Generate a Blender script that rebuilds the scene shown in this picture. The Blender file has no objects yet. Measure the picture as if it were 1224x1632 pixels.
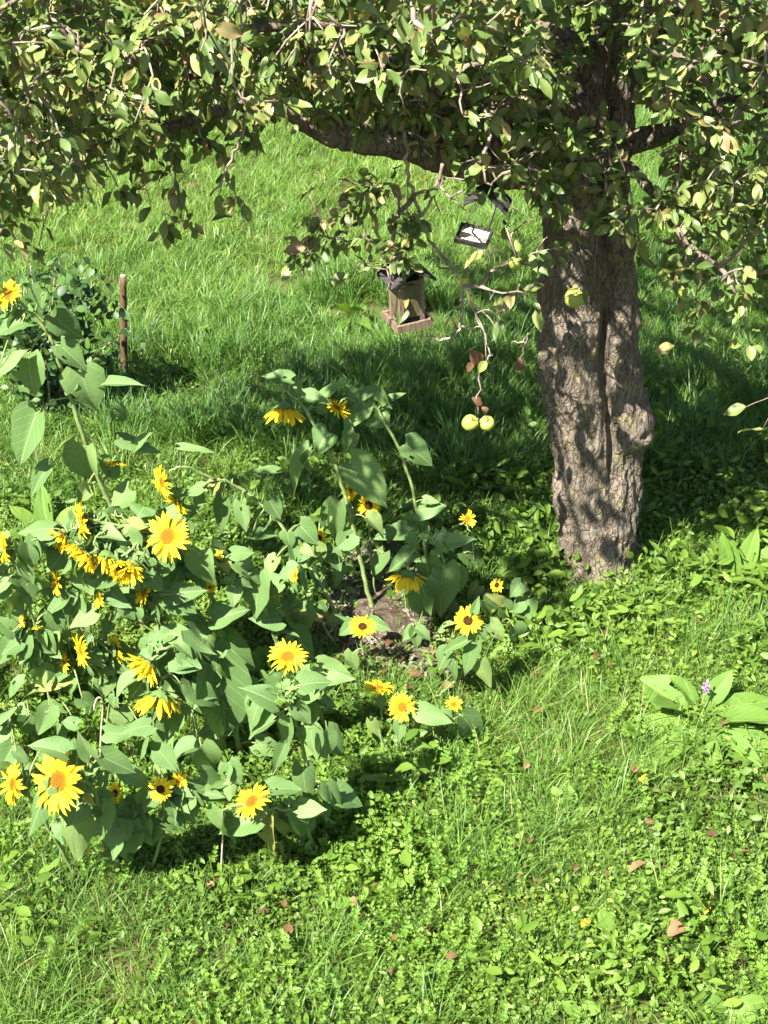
import bpy, math, random
import numpy as np
from mathutils import Vector, Matrix, Euler
random.seed(7); rng = np.random.default_rng(7)
S = bpy.context.scene; C = S.collection
R = math.radians
# ------------------------------------------------------------------ camera
CAM_H, PITCH, VFOV = 4.37, R(32), R(36)
F = 816 / math.tan(VFOV / 2)                      # focal length in pixels of the 1224x1632 photograph
cam = bpy.data.cameras.new('camera'); cam_o = bpy.data.objects.new('camera', cam); C.objects.link(cam_o)
cam.sensor_fit = 'VERTICAL'; cam.sensor_height = 36; cam.lens = 18 / math.tan(VFOV / 2)
cam.clip_start = 0.05; cam.clip_end = 1000
cam_o.location = (0, 0, CAM_H); cam_o.rotation_euler = (math.pi / 2 - PITCH, 0, 0)
S.camera = cam_o
# ------------------------------------------------------------------ light
SUN_EL = R(50); SUN_AZ = np.array([-0.66, -0.75])          # horizontal direction towards the sun (behind the camera, to the left)
SUN_AZ = SUN_AZ / np.linalg.norm(SUN_AZ)
TO_SUN = np.array([SUN_AZ[0] * math.cos(SUN_EL), SUN_AZ[1] * math.cos(SUN_EL), math.sin(SUN_EL)])
w = bpy.data.worlds.new('World'); S.world = w; w.use_nodes = True
wn = w.node_tree.nodes; wl = w.node_tree.links
sky = wn.new('ShaderNodeTexSky'); sky.sky_type = 'NISHITA'; sky.sun_disc = False
sky.sun_elevation = SUN_EL; sky.sun_rotation = math.atan2(TO_SUN[0], TO_SUN[1]); sky.air_density = 1.0
wl.new(sky.outputs[0], wn['Background'].inputs[0]); wn['Background'].inputs[1].default_value = 0.05
sun = bpy.data.lights.new('sun', 'SUN'); sun.energy = 5.0; sun.angle = R(0.5); sun.color = (1, 0.955, 0.88)
sun_o = bpy.data.objects.new('sun', sun); C.objects.link(sun_o)
sun_o.rotation_euler = Vector(TO_SUN).to_track_quat('Z', 'Y').to_euler()
S.view_settings.view_transform = 'Standard'; S.view_settings.look = 'None'
S.view_settings.exposure = 2.12; S.view_settings.gamma = 1
S.render.engine = 'CYCLES'; S.cycles.use_denoising = True
S.cycles.max_bounces = 3; S.cycles.diffuse_bounces = 3; S.cycles.transmission_bounces = 3; S.cycles.glossy_bounces = 1
S.cycles.use_adaptive_sampling = True; S.cycles.adaptive_threshold = 0.04; S.cycles.caustics_reflective = False; S.cycles.caustics_refractive = False

# ------------------------------------------------------------------ helpers
FW = np.array([0, math.cos(PITCH), -math.sin(PITCH)]); UP = np.array([0, math.sin(PITCH), math.cos(PITCH)]); RT = np.array([1., 0, 0])
def ray(px, py): return FW + (px - 612) / F * RT + (816 - py) / F * UP
def P(px, py, Y):
    d = ray(px, py); t = Y / d[1]; return np.array([0, 0, CAM_H]) + d * t
def gz(x, y):                                               # gentle unevenness of the ground
    return 0.03 * np.sin(x * 1.7 + 0.4) * np.cos(y * 1.3) + 0.02 * np.sin(x * 3.9 + y * 2.7)
def G(px, py, h=0.0):
    d = ray(px, py); z = h
    for _ in range(5):
        t = (CAM_H - z) / -d[2]; p = np.array([0, 0, CAM_H]) + d * t; z = h + gz(p[0], p[1])
    return p
def proj(p):
    p = np.asarray(p, float); q = p - np.array([0, 0, CAM_H])
    dep = q @ FW; return 612 + F * (q @ RT) / dep, 816 - F * (q @ UP) / dep, dep
def ppm(p): return F / proj(p)[2]                           # photo pixels per metre at p
def cdir(r, u, t):                                          # direction given as (right, up, towards the viewer)
    v = r * RT + u * UP - t * FW; return v / np.linalg.norm(v)
def unit(v): v = np.asarray(v, float); return v / max(np.linalg.norm(v), 1e-9)
def sstep(a, b, x): t = np.clip((x - a) / (b - a), 0, 1); return t * t * (3 - 2 * t)

_perm = np.random.default_rng(3).random((64, 64, 64))
def noise3(p):                                              # value noise, 0..1
    p = np.asarray(p, float); i = np.floor(p).astype(int); f = p - i; f = f * f * (3 - 2 * f); i &= 63; j = (i + 1) & 63
    x0, y0, z0 = i[..., 0], i[..., 1], i[..., 2]; x1, y1, z1 = j[..., 0], j[..., 1], j[..., 2]
    fx, fy, fz = f[..., 0], f[..., 1], f[..., 2]; L = lambda a, b, t: a + (b - a) * t
    return L(L(L(_perm[x0, y0, z0], _perm[x1, y0, z0], fx), L(_perm[x0, y1, z0], _perm[x1, y1, z0], fx), fy),
             L(L(_perm[x0, y0, z1], _perm[x1, y0, z1], fx), L(_perm[x0, y1, z1], _perm[x1, y1, z1], fx), fy), fz)
def fbm(p, o=3):
    s = 0; a = 0.5; p = np.asarray(p, float)
    for k in range(o): s = s + a * noise3(p + 17.3 * k); p = p * 2.03; a *= 0.5
    return s / (1 - 0.5 ** o)

class MB:
    """collects vertices, faces and per-vertex attributes for one mesh"""
    def __init__(s): s.v = []; s.f = []; s.m = []; s.n = 0; s.a = {}
    def add(s, v, f, mat=0, **attr):
        v = np.asarray(v, float).reshape(-1, 3); s.v.append(v)
        s.f += [tuple(int(i) + s.n for i in q) for q in f]; s.m += [mat] * len(f)
        for k in set(s.a) | set(attr):
            if k not in s.a: s.a[k] = [np.zeros(s.n)]
            x = attr.get(k, 0.0); s.a[k].append(np.broadcast_to(np.asarray(x, float), (len(v),)) if np.ndim(x) == 0 else np.asarray(x, float))
        s.n += len(v)
    def box(s, c, size, rot=None, mat=0):
        x, y, z = [d / 2 for d in size]
        v = np.array([[a, b, e] for a in (-x, x) for b in (-y, y) for e in (-z, z)])
        if rot is not None: v = v @ np.array(rot.to_matrix()).T
        s.add(v + np.asarray(c), [(0, 1, 3, 2), (4, 6, 7, 5), (0, 4, 5, 1), (2, 3, 7, 6), (0, 2, 6, 4), (1, 5, 7, 3)], mat)
    def tube(s, pts, rad, n=8, mat=0, disp=None, **attr):
        pts = np.asarray(pts, float); k = len(pts); rad = np.broadcast_to(np.asarray(rad, float), (k,))
        T = np.gradient(pts, axis=0); T /= np.maximum(np.linalg.norm(T, axis=1), 1e-9)[:, None]
        ref = np.array([0, 0, 1.]) if abs(T[0][2]) < 0.9 else np.array([1., 0, 0])
        nrm = unit(np.cross(T[0], ref)); V = []
        for i in range(k):
            nrm = unit(nrm - T[i] * (nrm @ T[i])); b = np.cross(T[i], nrm)
            a = np.arange(n) * 2 * math.pi / n
            V.append(pts[i] + rad[i] * (np.cos(a)[:, None] * nrm + np.sin(a)[:, None] * b))
        V = np.array(V)
        if disp is not None:
            d = V - pts[:, None]; d /= np.maximum(np.linalg.norm(d, axis=2), 1e-9)[..., None]
            V = V + d * disp(V)[..., None]
        V = V.reshape(-1, 3); f = []
        for i in range(k - 1):
            for j in range(n):
                f.append((i * n + j, i * n + (j + 1) % n, (i + 1) * n + (j + 1) % n, (i + 1) * n + j))
        f.append(tuple(range(n - 1, -1, -1))); f.append(tuple((k - 1) * n + j for j in range(n)))
        s.add(V, f, mat, **attr)
    def mesh(s, name, mats, smooth=True):
        me = bpy.data.meshes.new(name); me.from_pydata(np.concatenate(s.v).tolist(), [], s.f)
        for m in (mats if isinstance(mats, (list, tuple)) else [mats]): me.materials.append(m)
        me.polygons.foreach_set('material_index', s.m)
        me.polygons.foreach_set('use_smooth', [smooth] * len(s.f))
        for k, a in s.a.items():
            me.attributes.new(k, 'FLOAT', 'POINT').data.foreach_set('value', np.concatenate(a).astype(np.float32))
        me.update(); return me
def link(name, me, parent=None, mat=None):
    o = bpy.data.objects.new(name, me); C.objects.link(o)
    if parent: o.parent = parent
    if mat is not None: o.matrix_basis = mat
    return o
def tag(o, label=None, cat=None, group=None, kind=None):
    for k, v in (('label', label), ('category', cat), ('group', group), ('kind', kind)):
        if v: o[k] = v
    return o
def thing(name, loc, label, cat, group=None):
    o = link(name, None); o.location = Vector(loc); return tag(o, label, cat, group)
def frame(origin, y, n, sx=1, sy=1, sz=1):                  # matrix: local Y along y, local Z along n
    y = unit(y); n = unit(np.asarray(n) - y * (np.asarray(n) @ y)); x = np.cross(y, n)
    M = Matrix.Identity(4)
    for i in range(3): M[i][0], M[i][1], M[i][2], M[i][3] = x[i] * sx, y[i] * sy, n[i] * sz, origin[i]
    return M
def frame_z(origin, n, ref):                                # matrix: local Z exactly along n
    n = unit(n); y = unit(np.asarray(ref) - n * (np.asarray(ref) @ n)); x = np.cross(y, n); M = Matrix.Identity(4)
    for i in range(3): M[i][0], M[i][1], M[i][2], M[i][3] = x[i], y[i], n[i], origin[i]
    return M
def smooth_path(p, n):                                      # Catmull-Rom through the points
    p = np.asarray(p, float); q = np.vstack([2 * p[0] - p[1], p, 2 * p[-1] - p[-2]]); out = []
    for i in range(1, len(q) - 2):
        for t in np.arange(n) / n:
            a, b, c, d = q[i - 1:i + 3]
            out.append(0.5 * (2 * b + (c - a) * t + (2 * a - 5 * b + 4 * c - d) * t ** 2 + (3 * b - a - 3 * c + d) * t ** 3))
    out.append(p[-1]); return np.array(out)

# ------------------------------------------------------------------ materials
def mat(name):
    m = bpy.data.materials.new(name); m.use_nodes = True; nt = m.node_tree; nt.nodes.clear()
    out = nt.nodes.new('ShaderNodeOutputMaterial'); return m, nt, out
def N(nt, t, **kw):
    n = nt.nodes.new(t)
    for k, v in kw.items(): setattr(n, k, v)
    return n
def math_(nt, op, a, b=None, c=None):
    n = N(nt, 'ShaderNodeMath', operation=op)
    for i, x in enumerate((a, b, c)):
        if x is None: continue
        if isinstance(x, (int, float)): n.inputs[i].default_value = x
        else: nt.links.new(x, n.inputs[i])
    return n.outputs[0]
def ramp(nt, fac, stops):
    n = N(nt, 'ShaderNodeValToRGB'); e = n.color_ramp.elements
    while len(e) < len(stops): e.new(0.5)
    for i, (p, c) in enumerate(stops): e[i].position = p; e[i].color = (*c, 1)
    nt.links.new(fac, n.inputs[0]); return n.outputs[0]
def mixc(nt, fac, a, b, blend='MIX'):
    n = N(nt, 'ShaderNodeMix', data_type='RGBA', blend_type=blend)
    for s, x in ((0, fac), (6, a), (7, b)):
        if isinstance(x, (int, float)): n.inputs[s].default_value = x
        elif isinstance(x, tuple): n.inputs[s].default_value = (*x, 1)
        else: nt.links.new(x, n.inputs[s])
    return n.outputs[2]
def attr(nt, name, typ='GEOMETRY'):
    n = N(nt, 'ShaderNodeAttribute', attribute_type=typ, attribute_name=name); return n.outputs['Fac']
def objrand(nt): return N(nt, 'ShaderNodeObjectInfo').outputs['Random']
def noise(nt, scale, detail=3, vec=None, rough=0.55):
    n = N(nt, 'ShaderNodeTexNoise'); n.inputs['Scale'].default_value = scale; n.inputs['Detail'].default_value = detail
    n.inputs['Roughness'].default_value = rough
    if vec is not None: nt.links.new(vec, n.inputs['Vector'])
    return n.outputs['Fac']
def bump(nt, h, strength=0.5, dist=0.01):
    n = N(nt, 'ShaderNodeBump'); n.inputs['Strength'].default_value = strength; n.inputs['Distance'].default_value = dist
    nt.links.new(h, n.inputs['Height']); return n.outputs[0]
def finish(nt, out, col, rough=0.6, spec=0.3, transl=0.0, tcol=None, nrm=None, sheen=0):
    b = N(nt, 'ShaderNodeBsdfPrincipled'); b.inputs['Roughness'].default_value = rough; b.inputs['Specular IOR Level'].default_value = spec
    if isinstance(col, tuple): b.inputs['Base Color'].default_value = (*col, 1)
    else: nt.links.new(col, b.inputs['Base Color'])
    if nrm is not None: nt.links.new(nrm, b.inputs['Normal'])
    if transl:
        t = N(nt, 'ShaderNodeBsdfTranslucent'); mx = N(nt, 'ShaderNodeMixShader'); mx.inputs[0].default_value = transl
        src = tcol if tcol is not None else col
        if isinstance(src, tuple): t.inputs[0].default_value = (*src, 1)
        else: nt.links.new(src, t.inputs[0])
        nt.links.new(b.outputs[0], mx.inputs[1]); nt.links.new(t.outputs[0], mx.inputs[2]); nt.links.new(mx.outputs[0], out.inputs[0])
    else: nt.links.new(b.outputs[0], out.inputs[0])
def coords(nt, scale=(1, 1, 1), src='Object'):
    tc = N(nt, 'ShaderNodeTexCoord'); mp = N(nt, 'ShaderNodeMapping'); mp.inputs['Scale'].default_value = scale
    nt.links.new(tc.outputs[src], mp.inputs[0]); return mp.outputs[0]

def foliage(name, stops, rnd, rough=0.5, spec=0.35, transl=0.3, warm=1.15):
    """leaf tissue: colour by a random value, thin enough to let light through"""
    m, nt, out = mat(name)
    if rnd == 'obj': f = objrand(nt)
    elif rnd == 'attr': f = attr(nt, 'rnd')
    else: f = math_(nt, 'ADD', math_(nt, 'MULTIPLY', attr(nt, 'tint', 'INSTANCER'), 0.62), math_(nt, 'MULTIPLY', attr(nt, 'rnd'), 0.38))
    col = ramp(nt, f, stops)
    finish(nt, out, col, rough, spec, transl, mixc(nt, 1.0, col, (1.25 * warm, 1.25, 0.6), 'MULTIPLY')); return m

GRASS = [(0, (.036, .096, .022)), (.3, (.072, .162, .028)), (.6, (.124, .23, .036)), (.85, (.185, .295, .048)), (1, (.34, .32, .13))]
m_grass = foliage('grass_blade', GRASS, 'inst', 0.45, 0.4, 0.38)
m_cover = foliage('ground_cover_leaf', [(0, (.045, .1, .017)), (.4, (.088, .165, .021)), (.75, (.132, .222, .028)), (1, (.205, .285, .042))], 'inst', 0.5, 0.35, 0.35)
m_bed = foliage('bedstraw_leaf', [(0, (.09, .18, .022)), (.5, (.13, .25, .03)), (1, (.19, .31, .04))], 'inst', 0.5, 0.3, 0.35)

def apple_leaf_mat(name, rnd):
    m, nt, out = mat(name)
    f = attr(nt, 'rnd') if rnd == 'attr' else objrand(nt)
    col = ramp(nt, f, [(0, (.055, .095, .022)), (.3, (.09, .145, .031)), (.6, (.14, .195, .046)), (.84, (.195, .245, .065)), (.96, (.26, .24, .085)), (1, (.25, .15, .08))])
    ed = math_(nt, 'ABSOLUTE', attr(nt, 'lx'))                              # browned, dry margin on the older leaves
    n = noise(nt, 22, 3)
    brown = math_(nt, 'MULTIPLY', math_(nt, 'GREATER_THAN', math_(nt, 'ADD', math_(nt, 'MULTIPLY', ed, .35), n), .87),
                  math_(nt, 'GREATER_THAN', math_(nt, 'FRACT', math_(nt, 'MULTIPLY', f, 7.31)), 0.52))
    col = mixc(nt, brown, col, (.27, .15, .075))
    back = N(nt, 'ShaderNodeNewGeometry').outputs['Backfacing']              # the felted paler underside of an apple leaf
    pale = mixc(nt, 0.4, col, (.15, .2, .1))
    c2 = mixc(nt, back, col, pale)
    rib = math_(nt, 'LESS_THAN', ed, 0.05); c2 = mixc(nt, math_(nt, 'MULTIPLY', rib, 0.5), c2, (.2, .24, .1))
    finish(nt, out, c2, 0.45, 0.4, 0.25, mixc(nt, 1.0, col, (1.5, 1.4, .7), 'MULTIPLY')); return m
m_aleaf_o = apple_leaf_mat('apple_leaf_single', 'obj'); m_aleaf_a = apple_leaf_mat('apple_leaf', 'attr')

def veined(name, stops, vein, transl=0.2, nlat=6.5, rough=0.55):
    m, nt, out = mat(name); f = objrand(nt); col = ramp(nt, f, stops)
    x = math_(nt, 'ABSOLUTE', attr(nt, 'lx')); t = attr(nt, 'lt')
    mid = math_(nt, 'LESS_THAN', x, 0.018)
    lat = math_(nt, 'FRACT', math_(nt, 'MULTIPLY', math_(nt, 'SUBTRACT', t, math_(nt, 'MULTIPLY', x, 0.75)), nlat))
    lt = math_(nt, 'LESS_THAN', lat, 0.09)
    v = math_(nt, 'MAXIMUM', mid, math_(nt, 'MULTIPLY', lt, 0.6))
    n = noise(nt, 14, 3, coords(nt)); col = mixc(nt, math_(nt, 'MULTIPLY', n, 0.45), col, mixc(nt, 1.0, col, (.76, .82, .72), 'MULTIPLY'))
    col = mixc(nt, math_(nt, 'MULTIPLY', v, 0.6), col, vein)
    blot = math_(nt, 'GREATER_THAN', noise(nt, 5.5, 4, coords(nt)), 0.70); col = mixc(nt, math_(nt, 'MULTIPLY', blot, 0.5), col, (.22, .22, .07))
    finish(nt, out, col, rough, 0.25, transl, mixc(nt, 1.0, col, (1.5, 1.5, .6), 'MULTIPLY'),
           bump(nt, math_(nt, 'ADD', v, math_(nt, 'MULTIPLY', n, .6)), 0.5, 0.005)); return m
m_sleaf = veined('sunflower_leaf', [(0, (.09, .165, .05)), (.5, (.122, .21, .066)), (.85, (.152, .245, .08)), (.97, (.18, .255, .075)), (1, (.27, .27, .075))], (.26, .33, .15), 0.26)
m_dock = veined('broad_weed_leaf', [(0, (.1, .19, .03)), (1, (.16, .27, .045))], (.26, .34, .1), 0.35, 8)

def simple(name, stops, scale, rough=0.7, spec=0.2, transl=0.0, bstr=0.3, vscale=(1, 1, 1), bd=0.01, rnd=0.0):
    m, nt, out = mat(name); vec = coords(nt, vscale); n = noise(nt, scale, 5, vec)
    f = n if not rnd else math_(nt, 'ADD', math_(nt, 'MULTIPLY', n, 1 - rnd), math_(nt, 'MULTIPLY', objrand(nt), rnd))
    finish(nt, out, ramp(nt, f, stops), rough, spec, transl, nrm=bump(nt, n, bstr, bd) if bstr else None); return m
m_stem = simple('sunflower_stem', [(.3, (.13, .2, .06)), (.7, (.24, .29, .1))], 30, 0.6, 0.3, 0.08, 0.2)
m_calyx = simple('sunflower_calyx', [(.3, (.1, .19, .045)), (.7, (.17, .27, .07))], 40, 0.6, 0.3, 0.2, 0.2)
def petal_mat():
    m, nt, out = mat('sunflower_petal'); t = attr(nt, 'lt')
    n = noise(nt, 1.0, 2, coords(nt, (90, 8, 8)))
    c = ramp(nt, math_(nt, 'ADD', math_(nt, 'MULTIPLY', t, 0.7), math_(nt, 'MULTIPLY', objrand(nt), 0.3)),
             [(0, (.78, .48, .01)), (.3, (.85, .62, .018)), (1, (.87, .7, .04))])
    c = mixc(nt, math_(nt, 'MULTIPLY', n, 0.2), c, (.74, .5, .01))
    finish(nt, out, c, 0.55, 0.2, 0.32, mixc(nt, 1, c, (1, .93, .7), 'MULTIPLY'), bump(nt, n, 0.2, 0.002)); return m
m_petal = petal_mat()
def disc_mat(name, stops):
    m, nt, out = mat(name); v = N(nt, 'ShaderNodeTexVoronoi'); v.inputs['Scale'].default_value = 220
    nt.links.new(coords(nt), v.inputs['Vector'])
    c = mixc(nt, math_(nt, 'MULTIPLY', v.outputs['Distance'], 0.7), ramp(nt, attr(nt, 'lt'), stops), (.12, .05, .01))
    finish(nt, out, c, 0.8, 0.1, 0, nrm=bump(nt, v.outputs['Distance'], 1.0, 0.004)); return m
m_disc_o = disc_mat('disc_orange', [(0, (.42, .25, .03)), (.4, (.55, .24, .015)), (.75, (.72, .32, .015)), (1, (.6, .3, .02))])
m_disc_b = disc_mat('disc_brown', [(0, (.1, .06, .02)), (.5, (.045, .02, .01)), (.85, (.09, .04, .012)), (1, (.3, .13, .02))])
def bark_mat():
    m, nt, out = mat('apple_bark'); v1 = coords(nt, (1, 1, .12)); v2 = coords(nt)
    vo = N(nt, 'ShaderNodeTexVoronoi', feature='DISTANCE_TO_EDGE'); vo.inputs['Scale'].default_value = 34
    nz = N(nt, 'ShaderNodeTexNoise'); nz.inputs['Scale'].default_value = 9; nz.inputs['Detail'].default_value = 4; nt.links.new(v2, nz.inputs['Vector'])
    ad = N(nt, 'ShaderNodeVectorMath', operation='MULTIPLY_ADD'); nt.links.new(nz.outputs['Color'], ad.inputs[0])
    ad.inputs[1].default_value = (.13, .13, .06); nt.links.new(v1, ad.inputs[2]); nt.links.new(ad.outputs[0], vo.inputs['Vector'])
    crack = math_(nt, 'MULTIPLY', vo.outputs['Distance'], 3.0)
    n1 = noise(nt, 7, 6, v2, .65); n2 = noise(nt, 70, 4, v1, .65)
    col = ramp(nt, math_(nt, 'ADD', math_(nt, 'MULTIPLY', n1, .55), math_(nt, 'MULTIPLY', n2, .45)),
               [(.28, (.045, .036, .027)), (.42, (.11, .09, .068)), (.56, (.185, .157, .122)), (.75, (.31, .275, .225))])
    col = mixc(nt, math_(nt, 'MULTIPLY', math_(nt, 'LESS_THAN', crack, .10), math_(nt, 'GREATER_THAN', n1, .47)), col, (.06, .045, .034))
    lich = math_(nt, 'MULTIPLY', math_(nt, 'GREATER_THAN', noise(nt, 11, 5, v2, .7), .58), .6)
    col = mixc(nt, lich, col, (.24, .22, .09))
    col = mixc(nt, math_(nt, 'MULTIPLY', math_(nt, 'GREATER_THAN', noise(nt, 16, 6, coords(nt, (1.3, .9, .8)), .75), .63), .6), col, (.3, .3, .26))
    col = mixc(nt, math_(nt, 'MULTIPLY', noise(nt, 2.2, 3, v2), .35), col, (.17, .13, .095))
    h = math_(nt, 'ADD', math_(nt, 'MULTIPLY', math_(nt, 'MINIMUM', crack, .4), .7), math_(nt, 'ADD', math_(nt, 'MULTIPLY', n2, .8), math_(nt, 'MULTIPLY', n1, .5)))
    finish(nt, out, col, .9, .1, 0, nrm=bump(nt, h, 1.0, .022)); return m
m_bark = bark_mat()
m_twig = simple('apple_twig', [(.3, (.12, .085, .065)), (.55, (.24, .19, .15)), (.8, (.36, .3, .24))], 25, .8, .2, 0, .4)
m_lichen = simple('lichen_twig', [(.3, (.12, .1, .075)), (.48, (.26, .23, .17)), (.57, (.36, .32, .22)), (.62, (.46, .33, .06)), (.8, (.5, .38, .08))], 16, .85, .1, 0, .5)
m_apple = simple('apple_skin', [(.25, (.14, .23, .035)), (.5, (.25, .33, .055)), (.75, (.34, .34, .07)), (.9, (.36, .22, .07))], 9, .35, .4, 0, .05, rnd=.3)
m_applef = simple('fallen_apple_skin', [(.25, (.35, .3, .05)), (.6, (.5, .42, .07)), (.85, (.35, .18, .05))], 9, .45, .3, 0, .1)
m_dry = simple('dry_leaf', [(.2, (.07, .036, .02)), (.5, (.14, .074, .038)), (.8, (.24, .14, .075))], 12, .8, .1, .12, .3, rnd=.7)
m_tan = simple('tan_leaf', [(.2, (.17, .1, .05)), (.8, (.28, .175, .095))], 15, .8, .1, .1, .3)
m_yel = simple('yellow_leaf', [(.2, (.6, .32, .03)), (.8, (.72, .5, .05))], 15, .7, .1, .2, .2)
m_soil = simple('garden_soil', [(.25, (.035, .026, .018)), (.5, (.08, .06, .043)), (.8, (.17, .135, .1))], 22, .95, .05, 0, 1, bd=.03)
m_chip = simple('wood_chip', [(.25, (.09, .066, .05)), (.55, (.18, .145, .115)), (.85, (.31, .265, .22))], 30, .85, .1, 0, .3)
m_ground = simple('meadow_soil', [(.2, (.035, .04, .015)), (.5, (.06, .065, .022)), (.75, (.11, .085, .04)), (1, (.15, .12, .07))], 9, .95, .05, 0, 1, bd=.04)
m_stake = simple('stake_wood', [(.25, (.04, .025, .015)), (.5, (.09, .053, .03)), (.8, (.16, .105, .065))], 8, .75, .2, 0, .4, (6, 6, 1))
m_staketop = simple('stake_cut_end', [(.3, (.42, .26, .16)), (.8, (.6, .42, .3))], 30, .8, .1)
m_fwood = simple('feeder_wood', [(.25, (.075, .05, .034)), (.5, (.16, .11, .075)), (.8, (.28, .2, .145))], 10, .7, .2, 0, .4, (8, 8, 1))
m_fpanel = simple('feeder_weathered_panel', [(.25, (.05, .042, .022)), (.55, (.1, .085, .045)), (.85, (.17, .145, .085))], 14, .6, .3, 0, .3)
m_froof = simple('feeder_roofing_felt', [(.25, (.022, .02, .02)), (.8, (.06, .055, .052))], 60, .85, .2, 0, .5)
m_seed = simple('seed_bed', [(.25, (.5, .38, .24)), (.45, (.72, .6, .44)), (.8, (.8, .72, .58))], 70, .8, .2, 0, .6)
m_wire = simple('dark_wire', [(.3, (.02, .02, .02)), (.7, (.05, .045, .04))], 20, .5, .4, 0, 0)
m_deadstem = simple('dry_stalk', [(.3, (.36, .28, .16)), (.7, (.55, .47, .32))], 25, .8, .1, 0, .3)
m_purple = simple('purple_petal', [(.3, (.3, .12, .4)), (.7, (.48, .25, .6))], 30, .6, .2, .2, 0)
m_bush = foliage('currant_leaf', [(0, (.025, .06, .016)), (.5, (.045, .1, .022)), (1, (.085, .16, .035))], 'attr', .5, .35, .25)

# ------------------------------------------------------------------ ground
def ground_sheet():
    fx = np.concatenate([[-400, -120, -40, -14], np.linspace(-8, 8, 65), [14, 40, 120, 400]])
    fy = np.concatenate([[-400, -120, -40, -12, -4], np.linspace(0, 24, 97), [34, 60, 140, 400]])
    X, Y = np.meshgrid(fx, fy); near = (np.abs(X) < 9) & (Y > -1) & (Y < 25)
    Z = np.where(near, gz(X, Y), 0); v = np.stack([X, Y, Z], -1).reshape(-1, 3); nx = len(fx)
    f = [(j * nx + i, j * nx + i + 1, (j + 1) * nx + i + 1, (j + 1) * nx + i) for j in range(len(fy) - 1) for i in range(nx - 1)]
    b = MB(); b.add(v, f); o = link('ground', b.mesh('ground', m_ground)); tag(o, 'uneven meadow soil under the grass and weeds', 'ground', kind='structure')
ground_sheet()

BED = [(500, 1000), (515, 930), (545, 890), (600, 870), (660, 890), (690, 950), (705, 1010), (745, 1055), (720, 1095), (670, 1095), (615, 1080), (560, 1065), (510, 1045)]
def inside(poly, x, y):
    x = np.asarray(x); y = np.asarray(y); c = np.zeros(x.shape, bool); n = len(poly)
    for i in range(n):
        (x1, y1), (x2, y2) = poly[i], poly[(i + 1) % n]
        if y1 == y2: continue
        c ^= ((y1 > y) != (y2 > y)) & (x < (x2 - x1) * (y - y1) / (y2 - y1) + x1)
    return c
BEDW = [tuple(G(*p)[:2]) for p in BED]
def soil_bed():
    c = np.mean(BEDW, axis=0); b = MB(); n = 96; rings = 16; V = [[c[0], c[1], 0]]; f = []
    ang = np.arange(n) * 2 * math.pi / n
    rad = []
    for a in ang:                                            # radius of the outline seen from its middle
        d = np.array([math.cos(a), math.sin(a)]); r = .3
        for i in range(len(BEDW)):
            p, q = np.array(BEDW[i]), np.array(BEDW[(i + 1) % len(BEDW)]); e = q - p
            den = d[0] * e[1] - d[1] * e[0]
            if abs(den) < 1e-9: continue
            t = ((p - c)[0] * e[1] - (p - c)[1] * e[0]) / den; s_ = ((p - c)[0] * d[1] - (p - c)[1] * d[0]) / den
            if t > 0 and 0 <= s_ <= 1: r = t
        rad.append(r)
    for k in range(1, rings + 1):
        for a, r in zip(ang, rad):
            q = c + np.array([math.cos(a), math.sin(a)]) * r * 1.08 * k / rings; V.append([q[0], q[1], 0])
    V = np.array(V); rr = np.concatenate([[0], np.repeat(np.arange(1, rings + 1) / rings, n)])
    V[:, 2] = gz(V[:, 0], V[:, 1]) + .02 + .045 * (1 - rr ** 2) + .05 * (fbm(V * 9, 3) - .5) * (1 - rr ** 4) - .04 * rr ** 6
    f += [(0, 1 + j, 1 + (j + 1) % n) for j in range(n)]
    for k in range(rings - 1):
        f += [(1 + k * n + j, 1 + (k + 1) * n + j, 1 + (k + 1) * n + (j + 1) % n, 1 + k * n + (j + 1) % n) for j in range(n)]
    b.add(V, f); tag(link('soil_bed', b.mesh('soil_bed', m_soil)), 'bare brown soil patch mulched at the feet of the sunflowers', 'soil', kind='structure')
    b = MB()                                                 # bark and wood chips mulch
    mn = np.min(BEDW, 0); mx = np.max(BEDW, 0)
    for _ in range(2600):
        x, y = mn + (mx - mn) * rng.random(2)
        if not inside(BEDW, x, y): continue
        px, py, _d = proj((x, y, 0)); dens = 1.0 if py < 985 else .35
        if rng.random() > dens: continue
        r = float(np.hypot(*(np.array((x, y)) - c)))
        z = gz(x, y) + .05 + .02 * rng.random()
        b.box((x, y, z), (.008 + .026 * rng.random(), .006 + .01 * rng.random(), .003 + .003 * rng.random()),
              Euler((rng.normal() * .5, rng.normal() * .5, rng.random() * 6.3)))
    tag(link('wood_chips', b.mesh('wood_chips', m_chip, False)), 'pale wood chips strewn on the bare soil patch', 'wood chips', kind='stuff')
soil_bed()

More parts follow.
